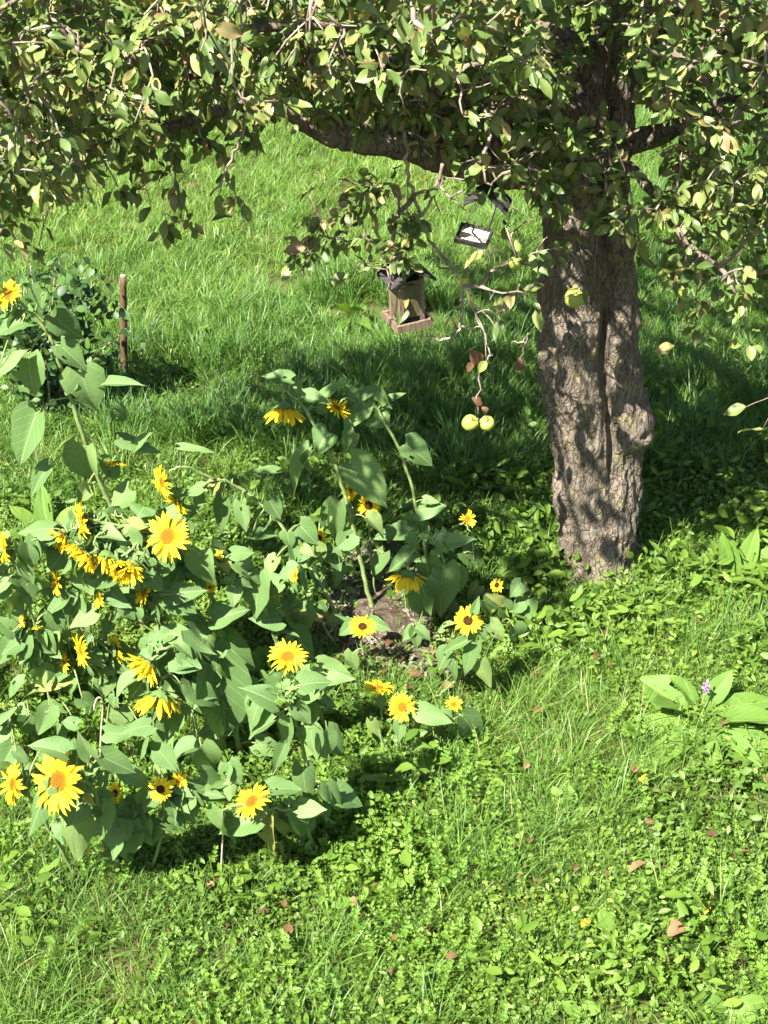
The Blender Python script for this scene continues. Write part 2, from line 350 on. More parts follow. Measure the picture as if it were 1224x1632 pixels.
# ------------------------------------------------------------------ scattered growth (geometry-node instances of small plants)
def source_collection(name, meshes):
    col = bpy.data.collections.new(name)
    for i, me in enumerate(meshes): col.objects.link(bpy.data.objects.new('%s_%02d' % (name, i), me))
    return col
def scatter(name, label, cat, pts, rot, scl, idx, tint, col):
    me = bpy.data.meshes.new(name); n = len(pts)
    me.vertices.add(n); me.vertices.foreach_set('co', np.asarray(pts, np.float32).ravel())
    me.attributes.new('rot', 'FLOAT_VECTOR', 'POINT').data.foreach_set('vector', np.asarray(rot, np.float32).ravel())
    me.attributes.new('scl', 'FLOAT', 'POINT').data.foreach_set('value', np.asarray(scl, np.float32))
    me.attributes.new('idx', 'INT', 'POINT').data.foreach_set('value', np.asarray(idx, np.int32))
    me.attributes.new('tint', 'FLOAT', 'POINT').data.foreach_set('value', np.asarray(tint, np.float32))
    me.update(); o = link(name, me); tag(o, label, cat, kind='stuff')
    ng = bpy.data.node_groups.new(name + '_nodes', 'GeometryNodeTree')
    ng.interface.new_socket('Geometry', in_out='INPUT', socket_type='NodeSocketGeometry'); ng.interface.new_socket('Geometry', in_out='OUTPUT', socket_type='NodeSocketGeometry')
    gi = ng.nodes.new('NodeGroupInput'); go = ng.nodes.new('NodeGroupOutput'); ip = ng.nodes.new('GeometryNodeInstanceOnPoints')
    ci = ng.nodes.new('GeometryNodeCollectionInfo'); ci.inputs[0].default_value = col; ci.inputs[1].default_value = True; ci.inputs[2].default_value = True
    ip.inputs['Pick Instance'].default_value = True
    def na(nm, typ):
        a = ng.nodes.new('GeometryNodeInputNamedAttribute'); a.data_type = typ; a.inputs[0].default_value = nm; return a.outputs[0]
    L = ng.links.new
    L(gi.outputs[0], ip.inputs['Points']); L(ci.outputs[0], ip.inputs['Instance']); L(na('idx', 'INT'), ip.inputs['Instance Index'])
    e2r = ng.nodes.new('FunctionNodeEulerToRotation'); L(na('rot', 'FLOAT_VECTOR'), e2r.inputs[0]); L(e2r.outputs[0], ip.inputs['Rotation'])
    L(na('scl', 'FLOAT'), ip.inputs['Scale']); L(ip.outputs[0], go.inputs[0])
    md = o.modifiers.new('scatter', 'NODES'); md.node_group = ng
    return o
def tuft(nb, lmin, lmax, width, spread, bend, upright=.25, clumps=6, patch=.2):
    b = MB(); r = random.Random(int(rng.integers(1 << 30)))
    cl = [(patch * math.sqrt(r.random()), r.uniform(0, 6.283), r.uniform(.65, 1.15), r.gauss(0, .25), r.uniform(0, 6.283)) for _ in range(clumps)]
    for q in range(nb * clumps):
        cr, ca, cs, cl_, cd = cl[q % clumps]
        a = r.uniform(0, 6.283); rr = spread * math.sqrt(r.random()); base = np.array([cr * math.cos(ca) + rr * math.cos(a), cr * math.sin(ca) + rr * math.sin(a), -.01])
        d = (a if r.random() < .6 else cd) + r.gauss(0, .9); L = r.uniform(lmin, lmax) * cs; lean = abs(r.gauss(upright, .3)); cv = r.uniform(.3, 1.0) * bend
        w = width * r.uniform(.7, 1.3); k = 4; V = []; p = base.copy(); h = np.array([math.cos(d), math.sin(d), 0])
        tw = r.uniform(-1, 1) + math.pi / 2
        s = np.array([math.cos(d + tw), math.sin(d + tw), 0])
        for i in range(k + 1):
            t = i / k; ww = w * (1 - t ** 2.2) * (.75 + .5 * t)
            if i < k: V += [p - s * ww / 2, p + s * ww / 2]
            else: V.append(p.copy())
            ang = lean + cv * (t + .5 / k) ** 1.4 * 1.6
            p = p + L / k * (math.sin(ang) * h + math.cos(ang) * np.array([0, 0, 1]))
        f = [(2 * i, 2 * i + 1, 2 * i + 3, 2 * i + 2) for i in range(k - 1)] + [(2 * k - 2, 2 * k - 1, 2 * k)]
        b.add(V, f, rnd=min(1, max(0, .5 + cl_ + r.gauss(0, .22))) if r.random() > .04 else 1.6)
    return b.mesh('grass_tuft', m_grass)
def oval(b, base, y, n, L, W, fold=.2, mat_=0, **at):       # small six-face leaf
    y = unit(y); n = unit(np.asarray(n) - y * (np.asarray(n) @ y)); x = np.cross(y, n)
    pr = [(0, .05), (.3, .8), (.6, .95), (.85, .55)]; V = []
    for t, q in pr:
        for s in (-1, 0, 1): V.append(base + y * L * t + x * s * q * W / 2 + n * (abs(s) * fold * W * q / 2 - .25 * L * t * t * .6))
    V.append(base + y * L - n * L * .15); f = []
    for i in range(3):
        for j in range(2): f.append((3 * i + j, 3 * i + j + 1, 3 * i + j + 4, 3 * i + j + 3))
    f += [(9, 10, 12), (10, 11, 12)]; b.add(V, f, mat_, **at)
def sprig(n, lmin, lmax, ratio, height, spread, upward=.6, trefoil=False):
    n *= 3; spread *= 1.8; b = MB(); r = random.Random(int(rng.integers(1 << 30)))
    for _ in range(n):
        a = r.uniform(0, 6.283); q = spread * math.sqrt(r.random()); h = height * (.15 + .85 * r.random() ** .8) * (1 - .35 * q / spread)
        L = r.uniform(lmin, lmax); d = r.uniform(0, 6.283)
        y = np.array([math.cos(d), math.sin(d), r.gauss(.2, .45)]); nn = np.array([r.gauss(0, .6), r.gauss(0, .6), upward + .3])
        p = np.array([q * math.cos(a), q * math.sin(a), h])
        if trefoil and r.random() < .7:
            e1 = unit(np.cross(nn, y)); e2 = unit(np.cross(e1, nn)); c_ = r.random()
            for k3 in range(3): t3 = d + k3 * 2.094; oval(b, p, e1 * math.cos(t3) + e2 * math.sin(t3), nn, L * .8, L * .75, .3, rnd=c_)
        else: oval(b, p, y, nn, L, L * ratio * r.uniform(.7, 1.2), r.uniform(.1, .5), rnd=r.random())
        if r.random() < .5:
            s = unit(np.cross(y, [0, 0, 1])) * .0012
            b.add([p - s, p + s, [p[0] * .6, p[1] * .6, 0]], [(0, 1, 2)], rnd=r.random())
    return b.mesh('leaf_sprig', m_cover)
def bedstraw():
    b = MB(); r = random.Random(int(rng.integers(1 << 30)))
    for _ in range(9):
        a = r.uniform(0, 6.283); p = np.array([r.gauss(0, .07), r.gauss(0, .07), 0]); lean = abs(r.gauss(.35, .4)); ax = unit([math.cos(a) * lean, math.sin(a) * lean, 1]); H = r.uniform(.05, .17)
        k = int(H / r.uniform(.02, .032)); s = unit(np.cross(ax, [1, 0, 0])) * .0015
        b.add([p - s, p + s, p + ax * H], [(0, 1, 2)], rnd=.2)
        for i in range(2, k + 1):
            c = p + ax * H * i / k; L = .024 * (1.1 - .5 * i / k) * r.uniform(.7, 1.2)
            for j in range(6):
                t = j * 1.047 + i * .5 + r.gauss(0, .1); d = np.array([math.cos(t), math.sin(t), .35 + .5 * i / k])
                sd = unit(np.cross(d, ax)) * L * .2; e = c + unit(d) * L
                b.add([c, c + (e - c) * .55 - sd, e, c + (e - c) * .55 + sd], [(0, 1, 2, 3)], rnd=r.random())
    return b.mesh('bedstraw', m_bed)

def ground_points(n, y0, y1, wide=1.18, pad=.5):
    u = rng.random(n); Y = np.sqrt(y0 ** 2 + u * (y1 ** 2 - y0 ** 2)) if y1 > y0 else None
    half = 612 / F * np.sqrt(Y ** 2 + CAM_H ** 2) * wide + pad; X = (rng.random(n) * 2 - 1) * half
    p = np.stack([X, Y, gz(X, Y)], -1); px, py, d = proj(p); return p, px, py
def fnoise(p, s, o=0): return fbm(np.stack([p[:, 0] * s + o, p[:, 1] * s, np.full(len(p), 3.3 + o)], -1), 2)
TRUNK = np.array([G(948, 922)[0], G(948, 922)[1] + .14])
def keep_off(p, px, py):
    bare = inside(BEDW, p[:, 0], p[:, 1]); tr = np.hypot(p[:, 0] - TRUNK[0], p[:, 1] - TRUNK[1]) < .2
    return ~tr, bare
def do_grass():
    far = [tuft(22, .10, .27, .0068, .06, 1.1) for _ in range(5)] + [tuft(20, .2, .42, .0072, .06, .9, .2) for _ in range(3)]
    near = [tuft(14, .06, .16, .0035, .05, 1.0, .3, 5, .14) for _ in range(4)] + [tuft(18, .12, .28, .004, .035, 1.1, .35, 4, .14) for _ in range(3)]
    col = source_collection('meadow_tufts', far + near)
    PTS = []; IDX = []; SC = []; TI = []
    p, px, py = ground_points(9500, 6.2, 21)               # the meadow behind
    ok, bare = keep_off(p, px, py); n1 = fnoise(p, 1.1); n2 = fnoise(p, .45, 5)
    line = 770 + 60 * (n2 - .5)
    m = ok & ~bare & ((py < line) | (rng.random(len(p)) < .22)) & ~((px > 1020) & (py > 760))
    tall = inside([(380, 480), (640, 450), (860, 540), (880, 800), (640, 800), (380, 700)], px, py) | ((px < 420) & (px > 180) & (py > 540) & (py < 720))
    tall = tall & (n1 > .38) | (n1 > .66)
    p, n1, tall, py_, px_ = p[m], n1[m], tall[m], py[m], px[m]; k = len(p)
    PTS.append(p); IDX.append(np.where(tall, 5 + rng.integers(0, 3, k), rng.integers(0, 5, k)))
    SC.append(np.where(tall, .8, .72) * (.5 + .45 * rng.random(k) + .55 * fnoise(p, 3.1, 31)))
    TI.append(np.clip(.30 + .65 * (n1 - .5) + .25 * rng.random(k) - .16 * tall + .34 * sstep(640, 300, py_) * (px_ < 1010), 0, 1))
    p, px, py = ground_points(3600, 3.0, 7.2)               # among the weeds in front
    ok, bare = keep_off(p, px, py); n1 = fnoise(p, 1.6, 9)
    zone = inside([(640, 1180), (840, 1060), (1000, 1040), (960, 1250), (900, 1420), (740, 1440), (640, 1330)], px, py) | \
           inside([(-80, 1370), (260, 1360), (300, 1640), (-80, 1660)], px, py) | inside([(330, 1540), (620, 1500), (640, 1640), (360, 1640)], px, py)
    prob = np.where(zone, .95, np.where(n1 > .48, .8, .42)) * np.where(bare, .3, 1)
    prob = np.where(inside([(40, 900), (480, 900), (560, 1080), (520, 1300), (60, 1360), (-60, 1200)], px, py), .35, prob)
    m = ok & (rng.random(len(p)) < prob); p, z = p[m], zone[m]; k = len(p)
    PTS.append(p); IDX.append(np.where(rng.random(k) < np.where(z, .4, .12), 12 + rng.integers(0, 3, k), 8 + rng.integers(0, 4, k)))
    SC.append(.65 + .5 * rng.random(k)); TI.append(np.where(rng.random(k) < .03, 1.0, np.clip(.3 + .5 * (n1[m] - .5) + .4 * rng.random(k), 0, 1)))
    P_ = np.concatenate(PTS); k = len(P_)
    rot = np.stack([rng.normal(0, .1, k), rng.normal(0, .1, k), rng.random(k) * 6.283], -1)
    scatter('meadow_grass', 'long tangled green meadow grass around the tree and the sunflowers', 'grass', P_, rot, np.concatenate(SC), np.concatenate(IDX), np.concatenate(TI), col)
do_grass()
def do_cover():
    A = [sprig(24, .010, .024, .8, .08, .075, .5, i < 2) for i in range(4)] + [sprig(20, .018, .042, .5, .13, .085, .3) for _ in range(3)] + [sprig(10, .045, .085, .5, .2, .09, .25) for _ in range(2)]
    col = source_collection('cover_sprigs', A)
    p, px, py = ground_points(7200, 3.0, 8.6); ok, bare = keep_off(p, px, py); n1 = fnoise(p, 1.5, 2); n2 = fnoise(p, 3.2, 4)
    grassy = inside([(640, 1180), (840, 1060), (1000, 1040), (960, 1250), (900, 1420), (740, 1440), (640, 1330)], px, py) | inside([(-80, 1400), (230, 1390), (260, 1640), (-80, 1660)], px, py)
    right = (px > 690) & (py > 740)
    prob = np.where(py > 760, np.where(grassy, .3, .85), np.where((px > 1000) & (py > 700), .5, .1)) * np.where(bare, .45, 1) * np.where(n2 < .38, .3, 1)
    m = ok & (rng.random(len(p)) < prob); p, px, py, n1 = p[m], px[m], py[m], n1[m]; k = len(p)
    big = (rng.random(k) < np.where((px > 700) & (py < 1060), .5, .16)); huge = (rng.random(k) < np.where((px > 680) & (py < 1090), .2, .025))
    idx = np.where(huge, 7 + rng.integers(0, 2, k), np.where(big, 4 + rng.integers(0, 3, k), rng.integers(0, 4, k)))
    rot = np.stack([rng.normal(0, .15, k), rng.normal(0, .15, k), rng.random(k) * 6.283], -1)
    scatter('ground_cover', 'low small-leaved green weeds carpeting the ground in front', 'ground cover', p, rot, (.55 + .5 * rng.random(k)) * (.55 + .95 * fnoise(p, 2.6, 21)) * 1.05, idx,
            np.clip(.45 + 1.1 * (n1 - .5) + .35 * rng.random(k), 0, 1), col)
    col = source_collection('bedstraw_sprigs', [bedstraw() for _ in range(5)])
    p, px, py = ground_points(4200, 3.0, 6.5); n1 = fnoise(p, 1.9, 12)
    z1 = inside([(500, 1350), (690, 1330), (720, 1480), (900, 1560), (920, 1660), (400, 1660), (470, 1540), (600, 1500), (480, 1400)], px, py)
    z2 = inside([(1080, 1380), (1300, 1300), (1300, 1660), (1060, 1660), (1100, 1520)], px, py) | inside([(-60, 1340), (60, 1340), (40, 1480), (-60, 1480)], px, py)
    prob = np.where(z1 & (n1 > .46), .5, np.where(z2 & (n1 > .48), .35, np.where((n1 > .64) & (py > 1180), .25, .03))); prob = np.where(py < 1120, 0, prob)
    m = rng.random(len(p)) < prob; p = p[m]; k = len(p)
    rot = np.stack([rng.normal(0, .12, k), rng.normal(0, .12, k), rng.random(k) * 6.283], -1)
    scatter('bedstraw', 'bright lime green bedstraw weeds in upright whorls at the front', 'weeds', p, rot, .75 + .5 * rng.random(k), rng.integers(0, 5, k), np.clip(.3 + .7 * rng.random(k), 0, 1), col)
do_cover()

# ------------------------------------------------------------------ apple tree
TY = TRUNK[1]
tree = thing('apple_tree', (TRUNK[0], TRUNK[1], gz(*TRUNK)), 'old apple tree with a thick double trunk and low spreading leafy branches', 'tree')
TB = np.array(tree.location)
def bark_disp(amp):
    def f(V):
        r1 = 1 - np.abs(2 * fbm(V * np.array([24, 24, 6.5]), 3) - 1) * 2.2       # long vertical furrows
        r2 = fbm(V * np.array([60, 60, 24]), 2) - .5
        return amp * (np.clip(1 - r1, 0, 1) - .35 + .7 * r2)
    return f
def trunk():
    rows = np.array([(925, 872, 1024), (905, 884, 1014), (885, 889, 1009), (850, 888, 1012), (800, 886, 1017), (750, 880, 1022), (700, 872, 1022), (650, 862, 1020), (600, 856, 1017),
                     (550, 858, 1014), (500, 860, 1011), (450, 863, 1009), (400, 866, 1007), (330, 870, 1003), (270, 880, 1000), (200, 893, 1003), (130, 915, 1010), (70, 938, 1022)], float)
    z = []; xl = []; xr = []
    for py, a, b in rows:
        q = P((a + b) / 2, py, TY - .1); z.append(q[2]); xl.append(P(a, py, TY)[0]); xr.append(P(b, py, TY)[0])
    o = np.argsort(z); z, xl, xr = np.array(z)[o], np.array(xl)[o], np.array(xr)[o]
    nz, na = 300, 176; zz = np.linspace(max(z[0], -.12), z[-1], nz); L = np.interp(zz, z, xl); Rr = np.interp(zz, z, xr)
    th = np.arange(na) * 2 * math.pi / na; D = np.stack([np.cos(th), np.sin(th)], -1)
    k = 1 - sstep(.25, .85, zz)                                # 0 where the two stems show, 1 where they are grown together
    def circ(cx, cy, r, ox, oy):                               # distance from (ox,oy) along D to the circle
        ex = ox - cx; ey = oy - cy; bq = ex[:, None] * D[:, 0] + ey[:, None] * D[:, 1]; cq = (ex ** 2 + ey ** 2 - r ** 2)[:, None]
        return -bq + np.sqrt(np.maximum(bq * bq - cq, 1e-6))
    w = Rr - L; ox = L + .56 * w; oy = np.full(nz, TY) + .0 * w
    ox = L + .62 * w; r1 = circ(L + .34 * w, oy - .05 * w, .34 * w, ox, oy); r2 = circ(L + .77 * w, oy - .02 * w, .23 * w, ox, oy); r0 = circ(L + .5 * w, oy, .5 * w, ox, oy)
    two = np.maximum(r1, r2); r = two * (1 - k[:, None]) + r0 * k[:, None]
    V = np.stack([ox[:, None] + D[:, 0] * r, oy[:, None] + D[:, 1] * r, np.repeat(zz[:, None], na, 1)], -1)
    d3 = np.stack([np.broadcast_to(D[:, 0], r.shape), np.broadcast_to(D[:, 1], r.shape), np.zeros_like(r)], -1)
    def knob(px, py, rad, out):                                # swelling grown round an old pruning wound
        c = P(px, py, TY - .1); q = np.exp(-((np.linalg.norm((V - c) * np.array([1, 1, .8]), axis=2) / rad) ** 2)); return out * q
    V = V + d3 * (knob(1020, 685, .10, .095) + knob(1035, 655, .04, .05) - knob(1012, 690, .03, .03) + knob(868, 575, .05, .03) + knob(925, 770, .06, .025) + knob(950, 700, .05, .02)
                  - knob(945, 730, .035, .035) - knob(1000, 730, .03, .025))[..., None]
    cx = L + .645 * w - .03 * k * w + .012 * np.sin(zz * 9) + .018 * np.sin(zz * 4.3 + .8)        # the seam between the stems
    gr = np.exp(-((V[..., 0] - cx[:, None]) / .016) ** 2) * (V[..., 1] < TY) * (.034 * (1 - k) + .006 * k)[:, None]; V[..., 1] += gr
    V = V + d3 * ((fbm(V * 5.0, 2) - .5) * .05)[..., None]     # lumps
    flare = np.exp(-np.maximum(zz, 0) / .08) * .05; V = V + d3 * (flare[:, None] * (.4 + .6 * np.sin(3 * th + 1.0)))[..., None]
    V = V + d3 * bark_disp(.019)(V)[..., None]
    b = MB(); f = [(i * na + j, i * na + (j + 1) % na, (i + 1) * na + (j + 1) % na, (i + 1) * na + j) for i in range(nz - 1) for j in range(na)]
    f.append(tuple((nz - 1) * na + j for j in range(na))); b.add(V.reshape(-1, 3) - TB, f); link('trunk', b.mesh('trunk', m_bark), tree)
trunk()
# main limbs: pixel, distance Y, radius
LIMBS = {
 'left': [(930, 290, TY - .05, .10), (880, 262, TY - .1, .105), (800, 268, TY - .2, .085), (720, 250, TY - .3, .078), (640, 225, TY - .38, .074), (560, 215, TY - .42, .068), (500, 195, TY - .45, .058), (455, 170, TY - .46, .036), (390, 165, TY - .5, .026), (310, 190, TY - .56, .021), (200, 222, TY - .62, .016), (90, 250, TY - .7, .012)],
 'left_high': [(955, 190, TY - .02, .09), (890, 165, TY - .05, .085), (800, 185, TY + .05, .07), (700, 160, TY + .15, .058), (630, 110, TY + .1, .045), (540, 95, TY + .05, .032), (420, 100, TY, .024), (300, 120, TY - .1, .019), (150, 110, TY - .2, .014), (-40, 130, TY - .3, .01)],
 'up': [(985, 160, TY + .02, .10), (985, 60, TY + .05, .095), (1010, -60, TY + .1, .085), (1040, -190, TY + .15, .07), (1080, -330, TY + .2, .05), (1100, -460, TY + .25, .03)],
 'up_left': [(940, 150, TY - .02, .08), (890, 60, TY + .1, .07), (800, -40, TY + .3, .06), (680, -120, TY + .5, .048), (520, -170, TY + .6, .035), (330, -190, TY + .6, .024), (120, -190, TY + .6, .014)],
 'back': [(980, 130, TY + .05, .07), (1030, 20, TY + .4, .06), (1000, -70, TY + .9, .045), (900, -110, TY + 1.4, .03), (780, -130, TY + 1.8, .018)],
 'right': [(985, 230, TY, .06), (1050, 215, TY - .12, .045), (1130, 175, TY - .25, .035), (1230, 160, TY - .35, .026), (1350, 170, TY - .4, .016)],
 'right_low': [(950, 250, TY - .15, .03), (1010, 272, TY - .4, .022), (1060, 340, TY - .6, .014), (1100, 390, TY - .7, .010), (1150, 430, TY - .75, .007)],
 'right_high': [(1000, 90, TY, .055), (1060, 40, TY - .2, .04), (1130, 20, TY - .4, .03), (1210, 50, TY - .55, .022), (1320, 60, TY - .7, .014)],
 'shade_limb': [(.35, TY + .15, 3.05, .045), (-.1, TY - .4, 3.45, .036), (-.5, TY - 1.1, 3.7, .028), (-.8, TY - 1.8, 3.8, .02), (-1.05, TY - 2.5, 3.75, .012)],  # unseen limb added to carry spurs that shade the weeds in front
 'front_low': [(660, 20, TY - .7, .013), (560, -70, TY - .95, .012), (420, -110, TY - 1.25, .011), (280, -100, TY - 1.5, .009), (130, -60, TY - 1.7, .007), (-40, 40, TY - 1.8, .005)],
 'front_left': [(800, 262, TY - .2, .04), (740, 140, TY - .5, .03), (640, 60, TY - .7, .024), (480, 40, TY - .85, .018), (300, 60, TY - .95, .013), (120, 90, TY - 1.0, .01)],
}
nodes = []; nrad = []; npar = []
for name, pts in LIMBS.items():
    W = np.array([P(a, b, y) if name != 'shade_limb' else np.array((a, b, y)) for a, b, y, r in pts]); k = 8 if name != 'left' else 12; W = smooth_path(W, k)
    rad = np.interp(np.linspace(0, len(pts) - 1, len(W)), np.arange(len(pts)), [q[3] for q in pts])
    b = MB(); b.tube(W - TB, rad, 18 if rad[0] > .05 else 10, disp=lambda V: bark_disp(.011)(V + TB) * .8); link('branch', b.mesh('branch', m_bark), tree)
    st = 3
    for i in range(st, len(W)): nodes.append(W[i]); nrad.append(rad[i])
# a bare sawn-off limb and dead spurs
def dead(pts, rad, m):
    W = smooth_path([P(*q) for q in pts], 5); b = MB(); n = len(W); W[1:-1] += rng.normal(0, .0045, (n - 2, 3)) * (1 if rad[0] < .02 else .3); b.tube(W - TB, np.linspace(rad[0], rad[1], n), 8, disp=lambda V: .25 * rad[0] * (fbm((V + TB) * 40, 2) - .5)); return link('branch', b.mesh('branch', m), tree)
dead([(1032, 40, TY - .6), (1062, 72, TY - .62), (1108, 115, TY - .65), (1150, 150, TY - .5)], (.013, .012), m_twig)
dead([(1040, 48, TY - .6), (1070, 58, TY - .66), (1108, 66, TY - .7)], (.005, .003), m_twig)
dead([(625, 200, TY - .42), (628, 160, TY - .45), (632, 125, TY - .46)], (.034, .03), m_bark)
dead([(640, 205, TY - .5), (652, 172, TY - .52), (665, 165, TY - .55)], (.018, .012), m_twig)
HANG = [(645, 205, TY - .48), (650, 262, TY - .52), (660, 310, TY - .55), (684, 380, TY - .56), (715, 418, TY - .57), (740, 455, TY - .58), (757, 500, TY - .59), (775, 545, TY - .6), (783, 565, TY - .6)]
dead(HANG, (.009, .0035), m_lichen)
dead([(728, 430, TY - .58), (700, 425, TY - .62), (690, 395, TY - .63)], (.005, .0035), m_lichen)
dead([(735, 450, TY - .58), (738, 490, TY - .6), (733, 520, TY - .6), (715, 540, TY - .62), (690, 537, TY - .62), (684, 525, TY - .62)], (.006, .003), m_lichen)
dead([(752, 478, TY - .59), (772, 500, TY - .6), (792, 523, TY - .6)], (.004, .002), m_lichen)
dead([(733, 518, TY - .6), (752, 522, TY - .6), (768, 517, TY - .6)], (.004, .002), m_lichen)
dead([(742, 455, TY - .58), (748, 440, TY - .57), (746, 428, TY - .57)], (.004, .003), m_lichen)
dead([(705, 262, TY - .6), (690, 310, TY - .6), (665, 352, TY - .6)], (.008, .005), m_twig)
dead([(404, 165, TY - .75), (385, 215, TY - .76), (365, 265, TY - .77), (335, 312, TY - .78)], (.008, .004), m_twig)
dead([(768, 575, TY - .6), (762, 610, TY - .6), (762, 660, TY - .6)], (.004, .003), m_twig)
dead([(785, 565, TY - .6), (772, 578, TY - .6), (768, 575, TY - .6)], (.004, .003), m_twig)
dead([(842, 530, TY - .6), (836, 555, TY - .6), (829, 572, TY - .6)], (.0025, .002), m_twig)
dead([(815, 545, TY - .5), (830, 545, TY - .5), (840, 535, TY - .5)], (.004, .002), m_lichen)
for q in HANG[:-2]: nodes.append(P(*q)); nrad.append(.008)
nodes = np.array(nodes); nlim = len(nodes)

# places for leaf spurs: areas of the crown in view (pixel box, depth range, number), then the crown above the picture, with spurs added for their shade
SP = []
def fill(poly, y0, y1, n, flat=None):
    xs = [p[0] for p in poly]; ys = [p[1] for p in poly]; c = 0; g = 0
    while c < n and g < n * 40:
        g += 1; x = random.uniform(min(xs), max(xs)); y = random.uniform(min(ys), max(ys))
        if not inside(poly, x, y): continue
        q = P(x, y, random.uniform(y0, y1))
        if fbm(q[None] * 4.2, 2)[0] < .36: continue               # gaps between the sprays
        SP.append(q); c += 1
fill([(-160, -60), (500, -60), (500, 150), (380, 190), (200, 235), (120, 300), (-160, 330)], TY - 1.15, TY + .55, 640)
fill([(-160, 180), (150, 210), (130, 330), (60, 400), (-160, 420)], TY - 1.7, TY - .5, 85)
fill([(-160, 60), (260, 60), (220, 200), (-160, 220)], TY - 1.8, TY - 1.1, 36)
fill([(180, 220), (420, 200), (430, 300), (380, 360), (240, 390), (180, 330)], TY - .8, TY - .5, 16)
fill([(500, -60), (900, -60), (900, 190), (640, 190), (500, 150)], TY - 1.0, TY + .6, 280)
fill([(640, 130), (900, 130), (900, 260), (700, 250)], TY - .65, TY - .35, 48)
fill([(470, 120), (660, 130), (700, 235), (500, 215)], TY - .75, TY - .55, 16)
fill([(540, 290), (620, 270), (660, 330), (650, 430), (580, 430), (540, 380)], TY - .75, TY - .55, 15)
fill([(480, 310), (545, 300), (560, 420), (480, 420)], TY - .75, TY - .6, 5)
fill([(740, 250), (880, 240), (900, 340), (800, 340), (740, 310)], TY - .75, TY - .4, 26)
fill([(790, 350), (870, 340), (880, 510), (800, 510)], TY - .7, TY - .45, 13)
fill([(600, 350), (690, 330), (700, 450), (620, 470)], TY - .85, TY - .72, 9)
fill([(690, 280), (780, 270), (770, 330), (700, 350)], TY - .7, TY - .55, 6)
fill([(870, 330), (1010, 330), (1020, 400), (880, 400)], TY - .7, TY - .5, 6)
fill([(840, 190), (1010, 190), (1010, 350), (850, 350)], TY - .8, TY - .45, 26)
fill([(1000, -60), (1390, -60), (1390, 340), (1040, 340), (1070, 230), (1010, 130)], TY - 1.1, TY + .5, 320)
fill([(1040, 300), (1390, 300), (1390, 470), (1180, 470), (1060, 420)], TY - 1.0, TY - .3, 75)
fill([(1040, 420), (1200, 430), (1240, 560), (1060, 540)], TY - .9, TY - .6, 7)
fill([(880, -60), (1060, -60), (1060, 120), (900, 120)], TY - .7, TY + .4, 45)
fill([(330, -60), (860, -60), (860, 120), (380, 120)], TY - 1.75, TY - 1.1, 60)
fill([(720, 240), (900, 230), (900, 330), (740, 320)], TY - 1.0, TY - .7, 16)
n_view = len(SP); g = 0
while len(SP) < n_view + 500 and g < 60000:                       # crown above the picture; spurs kept only where their shade suits the grass behind
    g += 1; q = np.array([random.uniform(-3.2, 3.0), random.uniform(TY - 1.6, TY + 2.3), random.uniform(2.4, 4.0)])
    px, py, dd = proj(q)
    if py > -50: continue
    if ((q[0] - .1) / 3.0) ** 2 + ((q[1] - TY - .3) / 2.0) ** 2 + ((q[2] - 2.6) / 1.5) ** 2 > 1: continue
    s = q - TO_SUN * q[2] / TO_SUN[2]
    if s[1] < TY + (.25 if s[0] < TRUNK[0] + .15 else -.35) or (s[0] < .2 and s[1] > TY + 2.3) or s[0] < -.5 or s[1] > TY + 4.2: continue
    m_ = q - TO_SUN * (q[2] - 2.75) / TO_SUN[2]
    if -1.9 < m_[0] < .0 and TY - 1.9 < m_[1] < TY + .2 and random.random() < .8: continue
    if fbm(q[None] * 1.9, 2)[0] < .40: continue
    SP.append(q)
def shade(x0, x1, y0, y1, z0, z1, n, thr, on=None):                 # leaf spurs added, mostly above the picture
    c = g = 0
    while c < n and g < n * 80:
        g += 1; tgt = np.array([random.uniform(x0, x1), random.uniform(y0, y1), 0.]) if on is None else on()
        z = random.uniform(z0, z1); q = tgt + TO_SUN * (z - tgt[2]) / TO_SUN[2]; px, py, dd = proj(q)
        if (py > -40 and on is None) or fbm(q[None] * 2.6, 2)[0] < thr: continue
        SP.append(q); c += 1
shade(1.2, 3.0, TY + .1, TY + 2.4, 3.2, 3.9, 95, .44)
shade(-.2, 1.0, TY + .35, TY + 2.4, 3.0, 3.7, 56, .45)
shade(.3, .95, TY - .75, TY + .1, 3.45, 3.9, 44, .46)
shade(0, 0, 0, 0, 2.85, 3.4, 18, .3, lambda: np.array([TRUNK[0] + random.uniform(-.18, .2), TY - .18, random.uniform(.25, 1.7)]))
SP = np.array(SP)
# grow twigs: every spur joins the nearest wood
d0 = np.array([np.min(np.linalg.norm(nodes - q, axis=1)) for q in SP]); order = np.argsort(d0)
NOD = np.zeros((40000, 3)); PAR = np.full(40000, -1); NOD[:nlim] = nodes; cnt = nlim; TIP = []; chains = []
pen = np.zeros(40000)
for oi in order:
    q = SP[oi]; dv = NOD[:cnt] - q; dist = np.linalg.norm(dv, axis=1) + pen[:cnt] * .12
    i = int(np.argmin(dist)); a = NOD[i]; L = np.linalg.norm(q - a); k = max(2, int(L / .055)); ch = [i]
    bow = rng.normal(0, .07, 3) * L + np.array([0, 0, .05 * L])
    for s in range(1, k + 1):
        t = s / k; x = a + (q - a) * t + bow * math.sin(math.pi * t) + rng.normal(0, .006, 3) * (s < k)
        NOD[cnt] = x; PAR[cnt] = ch[-1]; pen[cnt] = pen[i] + t * L; ch.append(cnt); cnt += 1
    chains.append(ch); TIP.append((oi, ch))
load = np.zeros(cnt)
for ch in reversed(chains):
    load[ch[-1]] += 1; 
for j in range(cnt - 1, nlim - 1, -1):
    if PAR[j] >= 0: load[PAR[j]] += load[j]
tw = MB()
